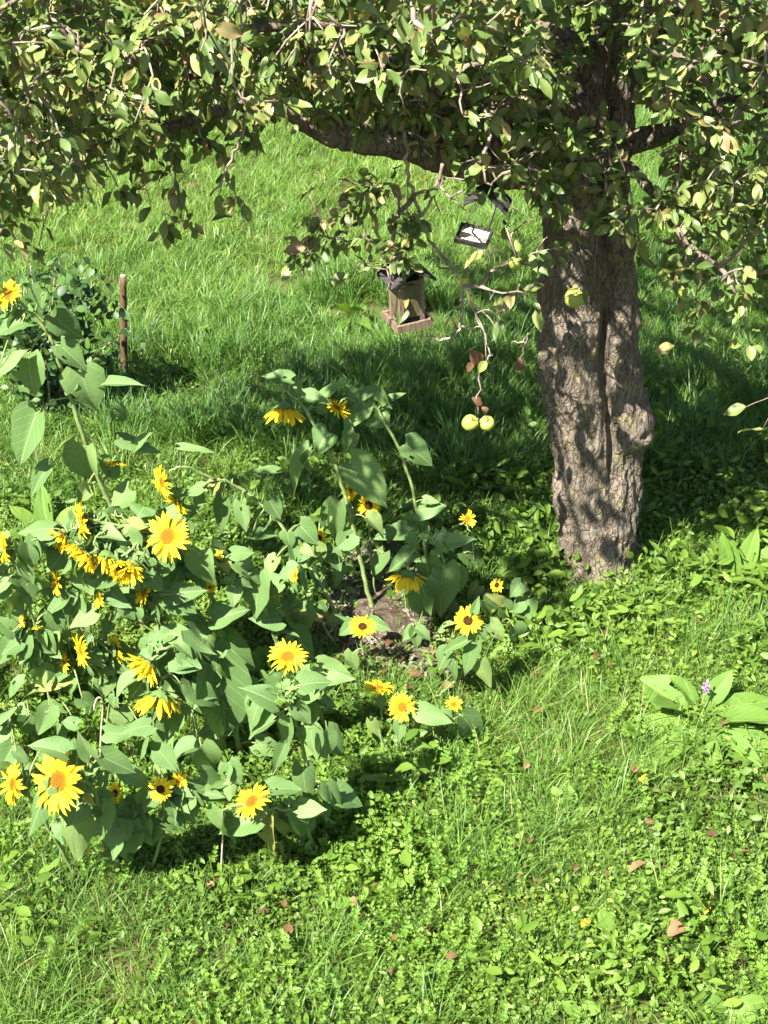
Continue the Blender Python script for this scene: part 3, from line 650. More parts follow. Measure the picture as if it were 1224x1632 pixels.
for ch in chains:
    r = .0020 * np.maximum(load[ch], 1) ** .47 + .0009; r[0] = r[1]; r = np.minimum(r, .02)
    tw.tube(NOD[ch] - TB, r, 5 if r[1] < .006 else 7)
for _ in range(420):                                              # short bare spurs
    j = rng.integers(nlim, cnt); d = unit(rng.normal(0, 1, 3) + np.array([0, 0, .4])); L = rng.uniform(.03, .12)
    tw.tube([NOD[j] - TB, NOD[j] + d * L * .5 + rng.normal(0, .005, 3) - TB, NOD[j] + d * L - TB], [.0022, .0018, .001], 4)

# leaves
def apple_leaf(b_or_none, seed):
    r = random.Random(seed); rows = [(0, .03), (.12, .5), (.3, .9), (.5, 1.0), (.7, .82), (.87, .45), (1, .02)]
    V = []; lx = []; lt = []; f = []; fold = r.uniform(.15, .5); curl = r.uniform(-.1, .7); tw_ = r.uniform(-.9, .9); wav = r.uniform(0, 6)
    for t, w_ in rows:
        for s in (-1, -.5, 0, .5, 1):
            hw = w_ * .5 * .48; a = tw_ * t
            x = s * hw; z = fold * abs(x) - curl * t * t * .7 + .055 * math.sin(8 * t + wav + 2.5 * s) * abs(s)
            V.append((x * math.cos(a) - z * math.sin(a) * .3, t + (.012 * math.sin(40 * t) if abs(s) == 1 else 0), z + x * math.sin(a))); lx.append(s); lt.append(t)
    for i in range(len(rows) - 1):
        for j in range(4): f.append((5 * i + j, 5 * i + j + 1, 5 * i + j + 6, 5 * i + j + 5))
    return np.array(V), f, np.array(lx, float), np.array(lt, float)
LV = [apple_leaf(None, 50 + i) for i in range(6)]
leaves = []                                                       # (matrix 3x3, origin, variant)
for oi, ch in TIP:
    vis = oi < n_view; q = NOD[ch]; n = random.randint(7, 11) if vis else random.randint(6, 9); axis = unit(q[-1] - q[max(0, len(q) - 3)])
    for k in range(n):
        if k < n * .6 or len(q) < 4: o = q[-1] + rng.normal(0, .012, 3)
        else: o = q[rng.integers(max(1, len(q) - 5), len(q))]
        d = unit(axis * .5 + rng.normal(0, .75, 3) + np.array([0, -.1, -.25])); nn = unit(rng.normal(0, .55, 3) + np.array([-.15, -.25, .75]))
        pet = o + d * rng.uniform(.01, .03); L = rng.uniform(.038, .08) if vis else rng.uniform(.07, .11)
        y = unit(d + np.array([0, 0, -.25])); nn = unit(nn - y * (nn @ y)); x = np.cross(y, nn)
        leaves.append((np.stack([x, y, nn], 1) * L * np.array([rng.uniform(.9, 1.25), 1, 1]), pet, int(rng.integers(6)), vis))
# extra single leaves seen against the grass
for x, y, ang, L in [(1075, 550, 200, .09), (1190, 648, 190, .1), (1215, 685, 180, .1), (770, 400, 215, .14), (935, 460, 260, .07), (820, 470, 230, .1), (800, 510, 250, .09), (868, 455, 200, .09), (858, 490, 280, .1), (1022, 385, 265, .13), (985, 320, 200, .15), (490, 390, 200, .1), (470, 420, 240, .09), (500, 300, 180, .07), (535, 330, 250, .09), (510, 345, 215, .08), (350, 310, 250, .09), (240, 330, 235, .08), (370, 345, 200, .09), (265, 350, 260, .08), (640, 455, 285, .14), (650, 480, 250, .1), (560, 440, 200, .1), (600, 340, 260, .1), (580, 355, 200, .13), (775, 575, 240, .07), (700, 300, 200, .08)]:
    L = min(L, .1); o = P(x, y, TY - .65); a = R(ang); d = unit(math.cos(a) * RT + math.sin(a) * UP + rng.normal(0, .2, 3)); nn = unit(cdir(-.2, .5, .8) + rng.normal(0, .35, 3)); nn = unit(nn - d * (nn @ d))
    leaves.append((np.stack([np.cross(d, nn), d, nn], 1) * L * np.array([1.1, 1, 1]), o, int(rng.integers(6)), 2))
    near = NOD[int(np.argmin(np.linalg.norm(NOD[:cnt] - o, axis=1)))]; mid = (near + o) / 2 + np.array([0, 0, .04]) + rng.normal(0, .012, 3)
    way = [near, mid, o]
    if x > 1180:                                                      # both sit on one long twig drooping out of the crown
        st_ = NOD[int(np.argmin(np.linalg.norm(NOD[:cnt] - P(1290, 430, TY - .7), axis=1)))]; way = [st_, P(1285, 520, TY - .68), P(1250, 615, TY - .66), o]
    pt = smooth_path(way, 5); tw.tube(pt - TB, np.linspace(.0032, .0016, len(pt)), 5)
tag(link('twigs', tw.mesh('twigs', m_twig), tree), kind='stuff')
LIT = [(P(x, y, 5.5), .13) for x, y in ((45, 600), (140, 625), (45, 700), (137, 745), (55, 490), (110, 525), (8, 520), (8, 468), (120, 690), (80, 560), (30, 650))] + [(P(755, 377, TY - .5), .10), (P(745, 372, TY - .5), .07), (P(762, 672, TY - .6), .07), (P(645, 512, TY - .62), .07)] + [(P(x, y, TY - .2), r_) for x, y, r_ in
       [(900, 430, .035), (880, 520, .04), (905, 360, .035), (985, 480, .035), (925, 600, .04), (895, 560, .03), (940, 500, .03), (890, 685, .06), (875, 665, .04), (958, 560, .035), (955, 650, .04), (965, 715, .05), (985, 745, .04), (915, 860, .07), (900, 820, .05), (930, 885, .06), (905, 770, .035), (990, 770, .04), (890, 610, .03), (1000, 650, .03), (915, 475, .05)]]
def sunlit(c):
    for q, r_ in LIT:
        v = c - q; t = v @ TO_SUN
        if t > .03 and np.linalg.norm(v - TO_SUN * t) < r_ + .03: return True
    return False
leaves = [l for l in leaves if l[3] == 2 or not sunlit(l[1] + l[0][:, 1] * .5)]
LP = np.array([l[1] for l in leaves]); lpx, lpy, ldep = proj(LP); size = np.array([np.linalg.norm(l[0][:, 1]) for l in leaves]) / ldep
score = -ldep + np.where((lpx > 5) & (lpx < 1219) & (lpy > 5), 0, -99) + np.array([9 if l[3] == 2 else 0 for l in leaves]) + sstep(180, 330, lpy) * 1.5
pick = set(np.argsort(-score)[:300].tolist())
lm = []
for V, f, lx, lt in LV: b = MB(); b.add(V, f, lx=lx, lt=lt); lm.append(b.mesh('apple_leaf', m_aleaf_o))
cb = MB()
for i, (M3, o, v, vis) in enumerate(leaves):
    if i in pick:
        M = Matrix.Identity(4)
        for a in range(3):
            for c in range(3): M[a][c] = M3[a, c]
            M[a][3] = o[a] - TB[a]
        link('leaf', lm[v], tree, M)
    else:
        V, f, lx, lt = LV[v]; cb.add(V @ M3.T + o - TB, f, lx=lx, lt=lt, rnd=random.random() ** .85)
tag(link('crown', cb.mesh('crown', m_aleaf_a), tree), kind='stuff')
print('LEAVES', len(leaves), 'nodes', cnt)

# ------------------------------------------------------------------ apples
def apple_mesh(name, m):
    b = MB(); n = 20; prof = [(0, .36), (.1, .44), (.25, .485), (.4, .47), (.5, .40), (.5, .0)]
    pr = [(.0, -.34), (.12, -.42), (.28, -.43), (.42, -.3), (.49, -.08), (.5, .1), (.46, .27), (.36, .4), (.22, .44), (.1, .38), (.0, .28)]
    V = []; f = []
    for r_, z in pr:
        for j in range(n): a = j * 2 * math.pi / n; rr = r_ * (1 + .025 * math.cos(5 * a) * (1 if z < 0 else .4)); V.append((rr * math.cos(a), rr * math.sin(a), z))
    for i in range(len(pr) - 1):
        for j in range(n): f.append((i * n + j, i * n + (j + 1) % n, (i + 1) * n + (j + 1) % n, (i + 1) * n + j))
    b.add(V, f); return b.mesh(name, m)
ap_me = apple_mesh('apple', m_apple); apf_me = apple_mesh('fallen_apple', m_applef)
st = MB(); st.tube([(0, 0, .27), (.03, 0, .5), (.1, .02, .72)], [.035, .03, .04], 6); stalk_me = st.mesh('stalk', m_twig)
def apple(px, py, Y, d, label, me=ap_me, rot=(0, 0, 0), group='apples hanging from the tree'):
    p = P(px, py, Y) if Y else G(px, py, .035); s = d / ppm(p)
    o = link('apple', me, None, Matrix.Translation(Vector(p)) @ Euler(rot).to_matrix().to_4x4() @ Matrix.Scale(s, 4)); tag(o, label, 'apple', group)
    link('stalk', stalk_me, o)
apple(915, 475, TY - .45, 31, 'green apple hanging in front of the tree trunk', rot=(.3, .2, 0))
apple(749, 674, TY - .6, 26, 'yellow green apple, one of a hanging pair, nearer the sunflowers', rot=(.4, .7, 0))
apple(776, 675, TY - .58, 25, 'yellow green apple, one of a hanging pair, nearer the trunk', rot=(.3, -.6, 1))
apple(822, 420, TY - .5, 22, 'small pale green apple half hidden by leaves beside the trunk', rot=(.2, .1, 2))
apple(1085, 465, TY - .7, 22, 'small green apple hanging among leaves just beyond the trunk top', rot=(.2, .4, 2))
apple(861, 735, None, 26, 'yellow fallen apple lying in grass beside the trunk', apf_me, (1.2, .5, 0), 'apples fallen on the ground')

# ------------------------------------------------------------------ sunflowers
def heart_leaf(seed, m, rows=11, prof=None, lobes=.16):
    r = random.Random(seed); b = MB(); cols = np.linspace(-1, 1, 9); V = []; lx = []; lt = []; f = []
    prof = prof or [(0, .5), (.06, .8), (.16, .98), (.28, 1.0), (.42, .93), (.56, .76), (.7, .55), (.83, .32), (.93, .13), (1, .01)]
    droop = r.uniform(.05, .45); fold = r.uniform(-.15, .35); ph = r.uniform(0, 6); side = r.uniform(-.12, .12); cup = r.uniform(-.1, .25)
    for t, w_ in prof:
        for s in cols:
            hw = .5 * w_; e = abs(s); x = s * hw * (1 + (.04 * math.sin(31 * t + ph) if e == 1 else 0))
            y = t - lobes * (e ** 1.6) * (1 - t) ** 4 + (.012 * math.sin(47 * t + ph) if e == 1 else 0)
            z = fold * abs(x) - droop * t * t + .035 * math.sin(9 * t + ph + 2.2 * s) * e + cup * x * x * 2
            z += -.02 * math.exp(-(s / .12) ** 2) + .012 * math.cos(6.283 * 6.5 * (t - .75 * abs(x)))* min(1, e * 2) * (1 - t)
            V.append((x + side * t * t, y, z)); lx.append(x); lt.append(t)
    n = len(cols)
    for i in range(len(prof) - 1):
        for j in range(n - 1): f.append((n * i + j, n * i + j + 1, n * i + n + j + 1, n * i + n + j))
    if seed % 3 == 0:                                             # insect holes
        f.pop(r.randrange(18, len(f) - 24))
    b.add(V, f, lx=lx, lt=lt); return b.mesh('broad_leaf', m)
HL = [heart_leaf(i, m_sleaf) for i in range(8)]
def petal_mesh(seed, hang):
    r = random.Random(seed); b = MB(); V = []; lt = []; f = []; ph = r.uniform(-1, 1)
    pr = [(0, .5), (.2, .8), (.45, 1), (.68, .88), (.86, .5), (1, .04)]
    p = np.zeros(2); prev = 0
    for t, w_ in pr:
        ang = .25 - hang * (t if hang > -.65 else .3 + .7 * t) - .35 * t * t * (1 if hang > -.65 else .3) + r.uniform(-.12, .12); dt = t - prev; prev = t
        p = p + dt * np.array([math.cos(ang), math.sin(ang)])
        for s in (-1, 0, 1): V.append((p[0], s * w_ * .5 + .08 * ph * t * t, p[1] + .12 * w_ * abs(s) * (1 if hang < .8 else -.6))); lt.append(t)
    for i in range(len(pr) - 1):
        for j in range(2): f.append((3 * i + j, 3 * i + 3 + j, 3 * i + 4 + j, 3 * i + 1 + j))
    b.add(V, f, lt=lt); return b.mesh('petal', m_petal)
PET = {'open': [petal_mesh(i, h) for i, h in enumerate((.1, .3, .0, .45, .2))], 'droop': [petal_mesh(20 + i, h) for i, h in enumerate((-.9, -1.15, -.7, -1.35, -1.0))],
       'cup': [petal_mesh(40 + i, h) for i, h in enumerate((-.5, -.3, -.1, -.6, .1))]}
def disc_mesh(m):
    b = MB(); n = 28; V = [(0, 0, .16)]; lt = [0.]; f = []; rings = [(.2, .17), (.4, .2), (.6, .23), (.8, .22), (.95, .13), (1.0, 0), (.9, -.2)]
    for r_, z in rings:
        for j in range(n): a = j * 2 * math.pi / n; V.append((r_ * math.cos(a), r_ * math.sin(a), z + (.03 * ((j * 7) % 3 - 1) if .3 < r_ < .97 else 0))); lt.append(min(r_, 1))
    f += [(0, 1 + j, 1 + (j + 1) % n) for j in range(n)]
    for i in range(len(rings) - 1):
        f += [(1 + i * n + j, 1 + (i + 1) * n + j, 1 + (i + 1) * n + (j + 1) % n, 1 + i * n + (j + 1) % n) for j in range(n)]
    b.add(V, f, lt=lt); return b.mesh('disc', m)
DISC = {'o': disc_mesh(m_disc_o), 'b': disc_mesh(m_disc_b)}
def calyx_mesh(nsep, seed, closed=False):
    r = random.Random(seed); b = MB(); n = 18; V = []; f = []
    pr = [(.12, -.5), (.5, -.38), (.85, -.2), (1.02, -.02), (.9, .03)]
    for r_, z in pr:
        for j in range(n): a = j * 2 * math.pi / n; V.append((r_ * math.cos(a), r_ * math.sin(a), z))
    for i in range(len(pr) - 1): f += [(i * n + j, i * n + (j + 1) % n, (i + 1) * n + (j + 1) % n, (i + 1) * n + j) for j in range(n)]
    f.append(tuple(range(n - 1, -1, -1))); b.add(V, f)
    for k in range(nsep):
        a = k * 2 * math.pi / nsep * 2.0 + r.uniform(-.15, .15); c = np.array([math.cos(a), math.sin(a), 0]); t = np.array([-math.sin(a), math.cos(a), 0])
        L = r.uniform(.7, 1.2); lift = r.uniform(.0, .5) if not closed else r.uniform(.5, 1.3); base = c * .85 + np.array([0, 0, -.15 - .1 * (k % 2)])
        if closed and k % 2: base = c * .45 + np.array([0, 0, .05]); lift = r.uniform(1., 1.7); L *= .7
        d = unit(c + np.array([0, 0, lift])); dn = unit(np.cross(t, d)); W = .34
        V = []
        for q, w_ in ((0, .7), (.35, 1), (.7, .55), (1, .03)):
            for s in (-1, 0, 1): V.append(base + d * L * q + t * s * w_ * W / 2 * 1.2 + dn * (.06 * abs(s) - .18 * q * q) * (1 if not closed else -1.2))
        b.add(V, [(3 * i + j, 3 * i + 1 + j, 3 * i + 4 + j, 3 * i + 3 + j) for i in range(3) for j in range(2)])
    return b.mesh('calyx', m_calyx)
CAL = [calyx_mesh(16, i) for i in range(3)]; BUD = calyx_mesh(26, 9, True)

class Plant:
    def __init__(s, label, group='sunflower plants'):
        s.label = label; s.group = group; s.mb = MB(); s.heads = []; s.leaves = []; s.samples = []; s.base = None
plants = []; ALLS = []                                             # ALLS: (px, py, world point, plant index)
def head_facing(kind):
    return {'cam': (0, .1, 1), 'camL': (-.5, .15, .85), 'camU': (0, .65, .75), 'camR': (.4, .2, .9), 'L': (-.78, .05, .55), 'LL': (-.85, -.15, .45), 'D': (-.08, -1, -.18), 'DL': (-.55, -.7, .35), 'DR': (.3, -.7, .6), 'U': (0, .9, .45), 'R': (.9, -.1, .35), 'UL': (-.5, .6, .6)}[kind]
def stem(pl, pts, r0, dy, head=None, y0=None):
    """pts: pixels from the foot up; dy: how far the tip leans away (+) or towards (-) the viewer"""
    if pl.base is None: g = G(*pts[0]); pl.base = g; Y0 = g[1]
    elif y0 is None:
        c = [(math.hypot(a - pts[0][0], b - pts[0][1]), q) for a, b, q in pl.samples]; dmin, q = min(c, key=lambda z: z[0])
        if dmin < 30: Y0 = q[1]
        else: Y0 = G(*pts[0])[1]
    else: Y0 = y0
    a = np.array(pts, float); d = np.concatenate([[0], np.cumsum(np.hypot(*np.diff(a, axis=0).T))]); d /= d[-1]
    W = [P(x, y, Y0 + dy * t) for (x, y), t in zip(pts, d)]
    if head:
        kind, dia, face, typ = head; n = cdir(*head_facing(face)); n = unit(n + rng.normal(0, .06, 3)); c = W[-1]; Rr = dia * 1.12 / ppm(c) / 2
        rd = Rr * (.42 if typ in ('o', 'b') else .5)
        back = c - n * rd * .5; W[-1] = back; W.insert(-1, back - n * rd * 1.1 + np.array([0, 0, -.012]))
        pl.heads.append((kind, c, n, Rr, typ))
    Wp = smooth_path(W, 6); k = len(Wp); Wp[1:-1] += rng.normal(0, .0025, (k - 2, 3)); rr = np.linspace(r0, max(r0 * .45, .0028), k)
    pl.mb.tube(Wp - pl.base, rr, 8)
    for q in Wp: x, y, _ = proj(q); pl.samples.append((x, y, q)); ALLS.append((x, y, q, len(plants) - 1))
def plant(label, group='sunflower plants'):
    p = Plant(label, group); plants.append(p); return p
# H = (petal style, diameter in pixels, facing, disc type)
p = plant('tallest sunflower, big pale heart-shaped leaves up its leaning stem, before the dark bush')
stem(p, [(232, 1020), (205, 900), (185, 830), (150, 740), (128, 680), (105, 610), (88, 560), (72, 525), (45, 495), (14, 470)], .013, -.25, ('open', 44, 'camL', 'o'))
stem(p, [(165, 770), (172, 750), (183, 735)], .004, .1, ('cup', 30, 'D', 's'))
p = plant('sunflower lodged flat over the others, its large open orange-centred bloom above a notched leaf')
stem(p, [(480, 1085), (445, 1030), (415, 960), (370, 915), (325, 885), (290, 868), (268, 855)], .012, -.3, ('open', 66, 'camL', 'o'))
stem(p, [(415, 960), (380, 925), (355, 900), (350, 884)], .004, -.1, ('open', 14, 'cam', 's'))
p = plant('slanting sunflower stem from the soil patch to three small blooms near the meadow grass')
stem(p, [(572, 1022), (540, 985), (495, 905), (440, 828), (395, 785), (370, 775), (354, 776)], .010, .1, ('cup', 22, 'R', 's'))
stem(p, [(395, 785), (350, 765), (310, 780), (284, 802)], .006, -.1, ('cup', 40, 'DL', 's'))
stem(p, [(345, 765), (300, 745), (272, 750), (259, 768)], .006, -.1, ('open', 46, 'LL', 's'))
p = plant('sunflower with a nodding bloom seen from above, its stem rising from the wood chips')
stem(p, [(598, 985), (588, 950), (575, 895), (560, 830), (540, 760), (515, 705), (485, 650), (468, 632), (452, 648)], .012, .05, ('droop', 66, 'D', 's'))
stem(p, [(560, 830), (562, 810), (558, 780)], .005, .05, ('open', 34, 'R', 's'))
p = plant('sunflower with bloom turned away at the top of a bow-shaped stem, nearest the hanging feeder')
stem(p, [(692, 965), (680, 890), (665, 815), (645, 740), (615, 675), (590, 638), (560, 634), (538, 648)], .009, .05, ('open', 42, 'DL', 's'))
p = plant('sunflower hanging its shaggy yellow bloom over the middle of the soil patch')
stem(p, [(722, 1000), (715, 940), (705, 890), (690, 860), (668, 862), (650, 915)], .008, -.15, ('droop', 62, 'D', 's'))
p = plant('small round dark-centred sunflower on a thin upright stem behind the soil patch')
stem(p, [(602, 965), (592, 900), (588, 840), (587, 806)], .005, -.02, ('open', 34, 'cam', 'b'))
p = plant('small star-like sunflower with few petals behind the wilted leaves')
stem(p, [(535, 985), (520, 930), (510, 880), (508, 858)], .004, .0, ('cup', 27, 'cam', 'b'))
p = plant('two tiny half-open sunflowers on one weak stem beside the soil patch')
stem(p, [(545, 1040), (505, 980), (485, 945), (471, 917)], .005, -.05, ('cup', 21, 'L', 's'))
stem(p, [(505, 980), (475, 962), (446, 943)], .004, -.1, ('cup', 26, 'L', 's'))
p = plant('sunflower with a small open bloom lowest on the bare soil patch')
stem(p, [(592, 1085), (582, 1050), (576, 1020), (578, 999)], .006, -.05, ('open', 37, 'camU', 'b'))
p = plant('sunflower leaning from the soil patch to the bloom nearest the trunk foot, long drooping leaves')
stem(p, [(672, 1115), (705, 1103), (738, 1070), (754, 1030), (752, 1005), (746, 989)], .007, -.1, ('open', 40, 'cam', 'b'))
p = plant('little yellow sunflower beside the dark grass, nearest the two hanging apples')
stem(p, [(752, 930), (755, 890), (750, 850), (745, 827)], .005, 0, ('cup', 26, 'camR', 's'))
p = plant('tiny orange-brown sunflower just before the tree trunk')
stem(p, [(800, 1010), (795, 970), (792, 933)], .004, 0, ('open', 21, 'camL', 'b'))
p = plant('barely open pale sunflower bud with two round leaves before the tree trunk')
stem(p, [(845, 1010), (843, 975), (842, 945)], .004, 0, ('bud', 16, 'camU', 's'))
p = plant('low sunflower with an upturned bloom, between the soil patch and the round bloom')
stem(p, [(612, 1170), (608, 1140), (604, 1097)], .005, -.05, ('open', 40, 'U', 'o'))
p = plant('low sunflower with a round flat bloom facing straight out below the soil patch')
stem(p, [(642, 1215), (640, 1170), (641, 1127)], .005, -.05, ('open', 39, 'cam', 'o'))
p = plant('smallest low sunflower below the soil patch, on the side of the trunk')
stem(p, [(712, 1195), (718, 1160), (723, 1123)], .004, -.02, ('cup', 25, 'camU', 'o'))
p = plant('sunflower with full round orange-centred bloom beside the soil patch, above the green bud')
stem(p, [(520, 1170), (505, 1120), (480, 1085), (458, 1047)], .009, -.3, ('open', 54, 'camU', 'o'))
p = plant('sunflower still in closed green bud above a whorl of leaves')
stem(p, [(478, 1350), (488, 1290), (490, 1240), (482, 1190), (468, 1140), (456, 1105)], .010, -.15, ('bud', 44, 'camU', 's'))
p = plant('sunflower with a bright bloom at the front edge, half facing up, over drooping leaves')
stem(p, [(505, 1365), (480, 1300), (440, 1290), (402, 1278)], .008, -.25, ('open', 54, 'UL', 'o'))
stem(p, [(480, 1300), (440, 1290), (405, 1245), (376, 1213)], .004, -.1, ('bud', 15, 'cam', 's'))
p = plant('largest sunflower bloom, orange disc, low at the front, above hanging leaves')
stem(p, [(190, 1395), (170, 1330), (150, 1260), (120, 1238), (95, 1245)], .012, -.35, ('open', 88, 'camL', 'o'))
p = plant('sunflower turned sideways at the picture edge beside the largest bloom')
stem(p, [(125, 1400), (85, 1330), (50, 1275), (22, 1250)], .009, -.2, ('open', 58, 'L', 'o'))
p = plant('front sunflower with three small dark-centred blooms in the shade')
stem(p, [(240, 1390), (258, 1330), (262, 1285), (256, 1258)], .007, -.2, ('open', 34, 'cam', 'b'))
stem(p, [(262, 1300), (285, 1270), (285, 1243)], .004, 0, ('cup', 26, 'camR', 's'))
stem(p, [(255, 1330), (215, 1295), (184, 1264)], .004, -.05, ('open', 29, 'camL', 'b'))
p = plant('sunflower with two big nodding blooms one above the other, seen from behind')
stem(p, [(385, 1215), (370, 1130), (345, 1070), (310, 1035), (285, 1060), (262, 1080), (255, 1108)], .012, -.25, ('droop', 78, 'D', 's'))
stem(p, [(310, 1035), (280, 1030), (252, 1038), (236, 1058)], .008, -.1, ('droop', 62, 'DL', 's'))
p = plant('sunflower carrying a cluster of heavy nodding blooms below the tallest plant')
stem(p, [(385, 1095), (350, 985), (310, 905), (250, 850), (200, 838), (150, 832), (131, 828)], .011, -.25, ('open', 52, 'LL', 's'))
stem(p, [(250, 850), (205, 848), (185, 862), (168, 884)], .008, -.12, ('droop', 70, 'D', 's'))
stem(p, [(250, 850), (220, 865), (205, 880), (192, 900)], .008, -.18, ('droop', 52, 'DR', 'o'))
stem(p, [(200, 838), (150, 838), (120, 842), (100, 855)], .006, -.05, ('droop', 50, 'DL', 's'))
stem(p, [(250, 850), (215, 835), (183, 828)], .004, .05, ('cup', 28, 'D', 's'))
stem(p, [(200, 838), (165, 848), (150, 862), (140, 886)], .005, -.14, ('droop', 48, 'DL', 's'))
stem(p, [(220, 865), (218, 885), (208, 908)], .005, -.14, ('droop', 44, 'DR', 's'))
stem(p, [(150, 838), (130, 850), (122, 872)], .004, -.1, ('droop', 40, 'DL', 's'))
p = plant('thin sunflower at the picture edge with a side-on bloom and small ones below')
stem(p, [(78, 1120), (65, 1030), (40, 950), (22, 895), (8, 872)], .008, -.2, ('open', 46, 'LL', 's'))
stem(p, [(65, 1030), (50, 1005), (38, 990)], .003, -.05, ('cup', 20, 'L', 's'))
stem(p, [(68, 1040), (66, 1015), (58, 998)], .003, -.05, ('cup', 18, 'D', 's'))
stem(p, [(78, 1120), (30, 1130), (2, 1142)], .004, -.1, ('open', 34, 'L', 's'))
p = plant('sunflower hung with four side-on blooms amid the thickest leaves')
stem(p, [(185, 1120), (160, 1060), (125, 1000), (105, 950), (90, 926)], .008, -.15, ('open', 42, 'LL', 's'))
stem(p, [(160, 1060), (180, 1045), (150, 1018), (130, 1036)], .005, -.1, ('open', 48, 'LL', 's'))
stem(p, [(160, 1060), (130, 1045), (104, 1056)], .004, -.05, ('open', 30, 'L', 's'))
stem(p, [(185, 1120), (195, 1070), (187, 1034)], .004, -.05, ('open', 40, 'LL', 's'))
p = plant('sunflower with two small blooms half hidden under the notched leaf')
stem(p, [(300, 1130), (265, 1040), (245, 975), (230, 944)], .006, -.1, ('cup', 40, 'L', 's'))
stem(p, [(255, 1010), (200, 980), (160, 956)], .004, -.05, ('cup', 28, 'L', 's'))
stem(p, [(300, 1130), (330, 1020), (335, 936)], .004, 0, ('cup', 16, 'cam', 's'))
# leaves read off the photograph: base x, y, tip x, y, width (pixels)
LEAF = [(70, 465, 52, 512, 42), (38, 512, -15, 525, 44), (88, 505, 132, 545, 46), (46, 562, 42, 636, 66), (128, 590, 150, 660, 72), (58, 658, 25, 740, 64), (136, 710, 137, 784, 66),
 (205, 780, 172, 812, 38), (192, 698, 255, 720, 30), (182, 652, 205, 672, 30), (165, 612, 225, 605, 22), (288, 712, 342, 718, 14), (-5, 592, 38, 556, 40), (78, 742, 40, 790, 30), (215, 715, 240, 690, 24),
 (302, 830, 208, 835, 52), (355, 796, 347, 852, 30), (384, 800, 392, 848, 28), (325, 878, 325, 942, 58), (290, 905, 243, 978, 54), (412, 910, 404, 988, 56), (332, 1012, 285, 998, 34),
 (272, 1010, 222, 1022, 32), (258, 1035, 208, 1058, 34), (348, 1012, 402, 1078, 60), (340, 988, 388, 970, 46), (262, 1048, 300, 1064, 32), (310, 1040, 326, 1092, 42), (55, 1096, 118, 1084, 24), (38, 1085, 2, 1112, 28),
 (130, 968, 124, 998, 30), (108, 948, 72, 978, 38), (45, 930, 44, 972, 30), (345, 1060, 376, 1192, 92), (105, 1200, 50, 1178, 38), (146, 1206, 126, 1170, 32), (76, 1258, 38, 1332, 42), (108, 1262, 100, 1325, 40),
 (122, 1298, 116, 1380, 54), (168, 1272, 150, 1335, 58), (162, 1205, 216, 1232, 40), (195, 1228, 244, 1252, 32), (265, 1172, 258, 1238, 42), (242, 1155, 192, 1162, 36), (272, 1165, 302, 1122, 34), (320, 1188, 342, 1238, 48),
 (288, 1266, 326, 1286, 36), (436, 1146, 388, 1174, 38), (460, 1144, 457, 1192, 32), (494, 1158, 500, 1212, 40), (520, 1164, 552, 1208, 40), (440, 1120, 392, 1092, 42), (480, 1112, 524, 1088, 38), (456, 1184, 434, 1232, 24),
 (483, 1222, 486, 1284, 38), (520, 1248, 547, 1302, 28), (430, 1298, 420, 1374, 42), (464, 1292, 496, 1338, 42), (190, 1318, 178, 1372, 36), (205, 1280, 222, 1330, 40), (230, 1295, 235, 1345, 36),
 (464, 604, 418, 598, 28), (568, 634, 552, 615, 22), (574, 628, 602, 616, 24), (582, 640, 548, 684, 46), (512, 636, 548, 608, 24), (612, 642, 640, 624, 18), (566, 690, 545, 726, 34), (524, 690, 500, 715, 48),
 (495, 718, 452, 780, 34), (558, 738, 626, 802, 62), (646, 708, 692, 738, 48), (664, 814, 708, 806, 38), (652, 846, 596, 856, 34), (694, 872, 748, 854, 36), (738, 880, 784, 918, 42), (706, 900, 694, 984, 60),
 (540, 800, 530, 878, 30), (532, 800, 508, 850, 26), (430, 798, 446, 828, 30), (400, 852, 442, 848, 24), (440, 752, 388, 752, 18), (660, 880, 618, 908, 32), (480, 958, 474, 1012, 58), (562, 1040, 560, 1074, 28),
 (590, 990, 622, 1002, 24), (562, 996, 538, 1014, 22), (756, 1024, 738, 1078, 28), (726, 1054, 718, 1092, 20), (764, 1054, 780, 1098, 28), (745, 1020, 698, 1042, 18), (780, 994, 810, 1022, 28), (764, 1000, 776, 1024, 18),
 (755, 976, 764, 952, 16), (800, 964, 822, 986, 30), (842, 956, 842, 988, 32), (602, 1114, 618, 1126, 22), (640, 1146, 634, 1184, 24), (592, 1150, 602, 1188, 22), (710, 1130, 716, 1168, 18), (672, 930, 690, 992, 70),
 (660, 1000, 640, 1022, 20), (664, 1002, 690, 1018, 20), (662, 1000, 664, 1034, 22), (800, 960, 780, 950, 18), (835, 960, 815, 975, 26), (612, 880, 590, 920, 26), (500, 870, 482, 905, 20), (466, 872, 478, 915, 20), (360, 1130, 385, 1165, 46)]
ax = np.array([(a[0], a[1]) for a in ALLS])
HPX = [(*proj(c)[:2], Rr * ppm(c)) for pl in plants for _k, c, _n, Rr, _t in pl.heads]
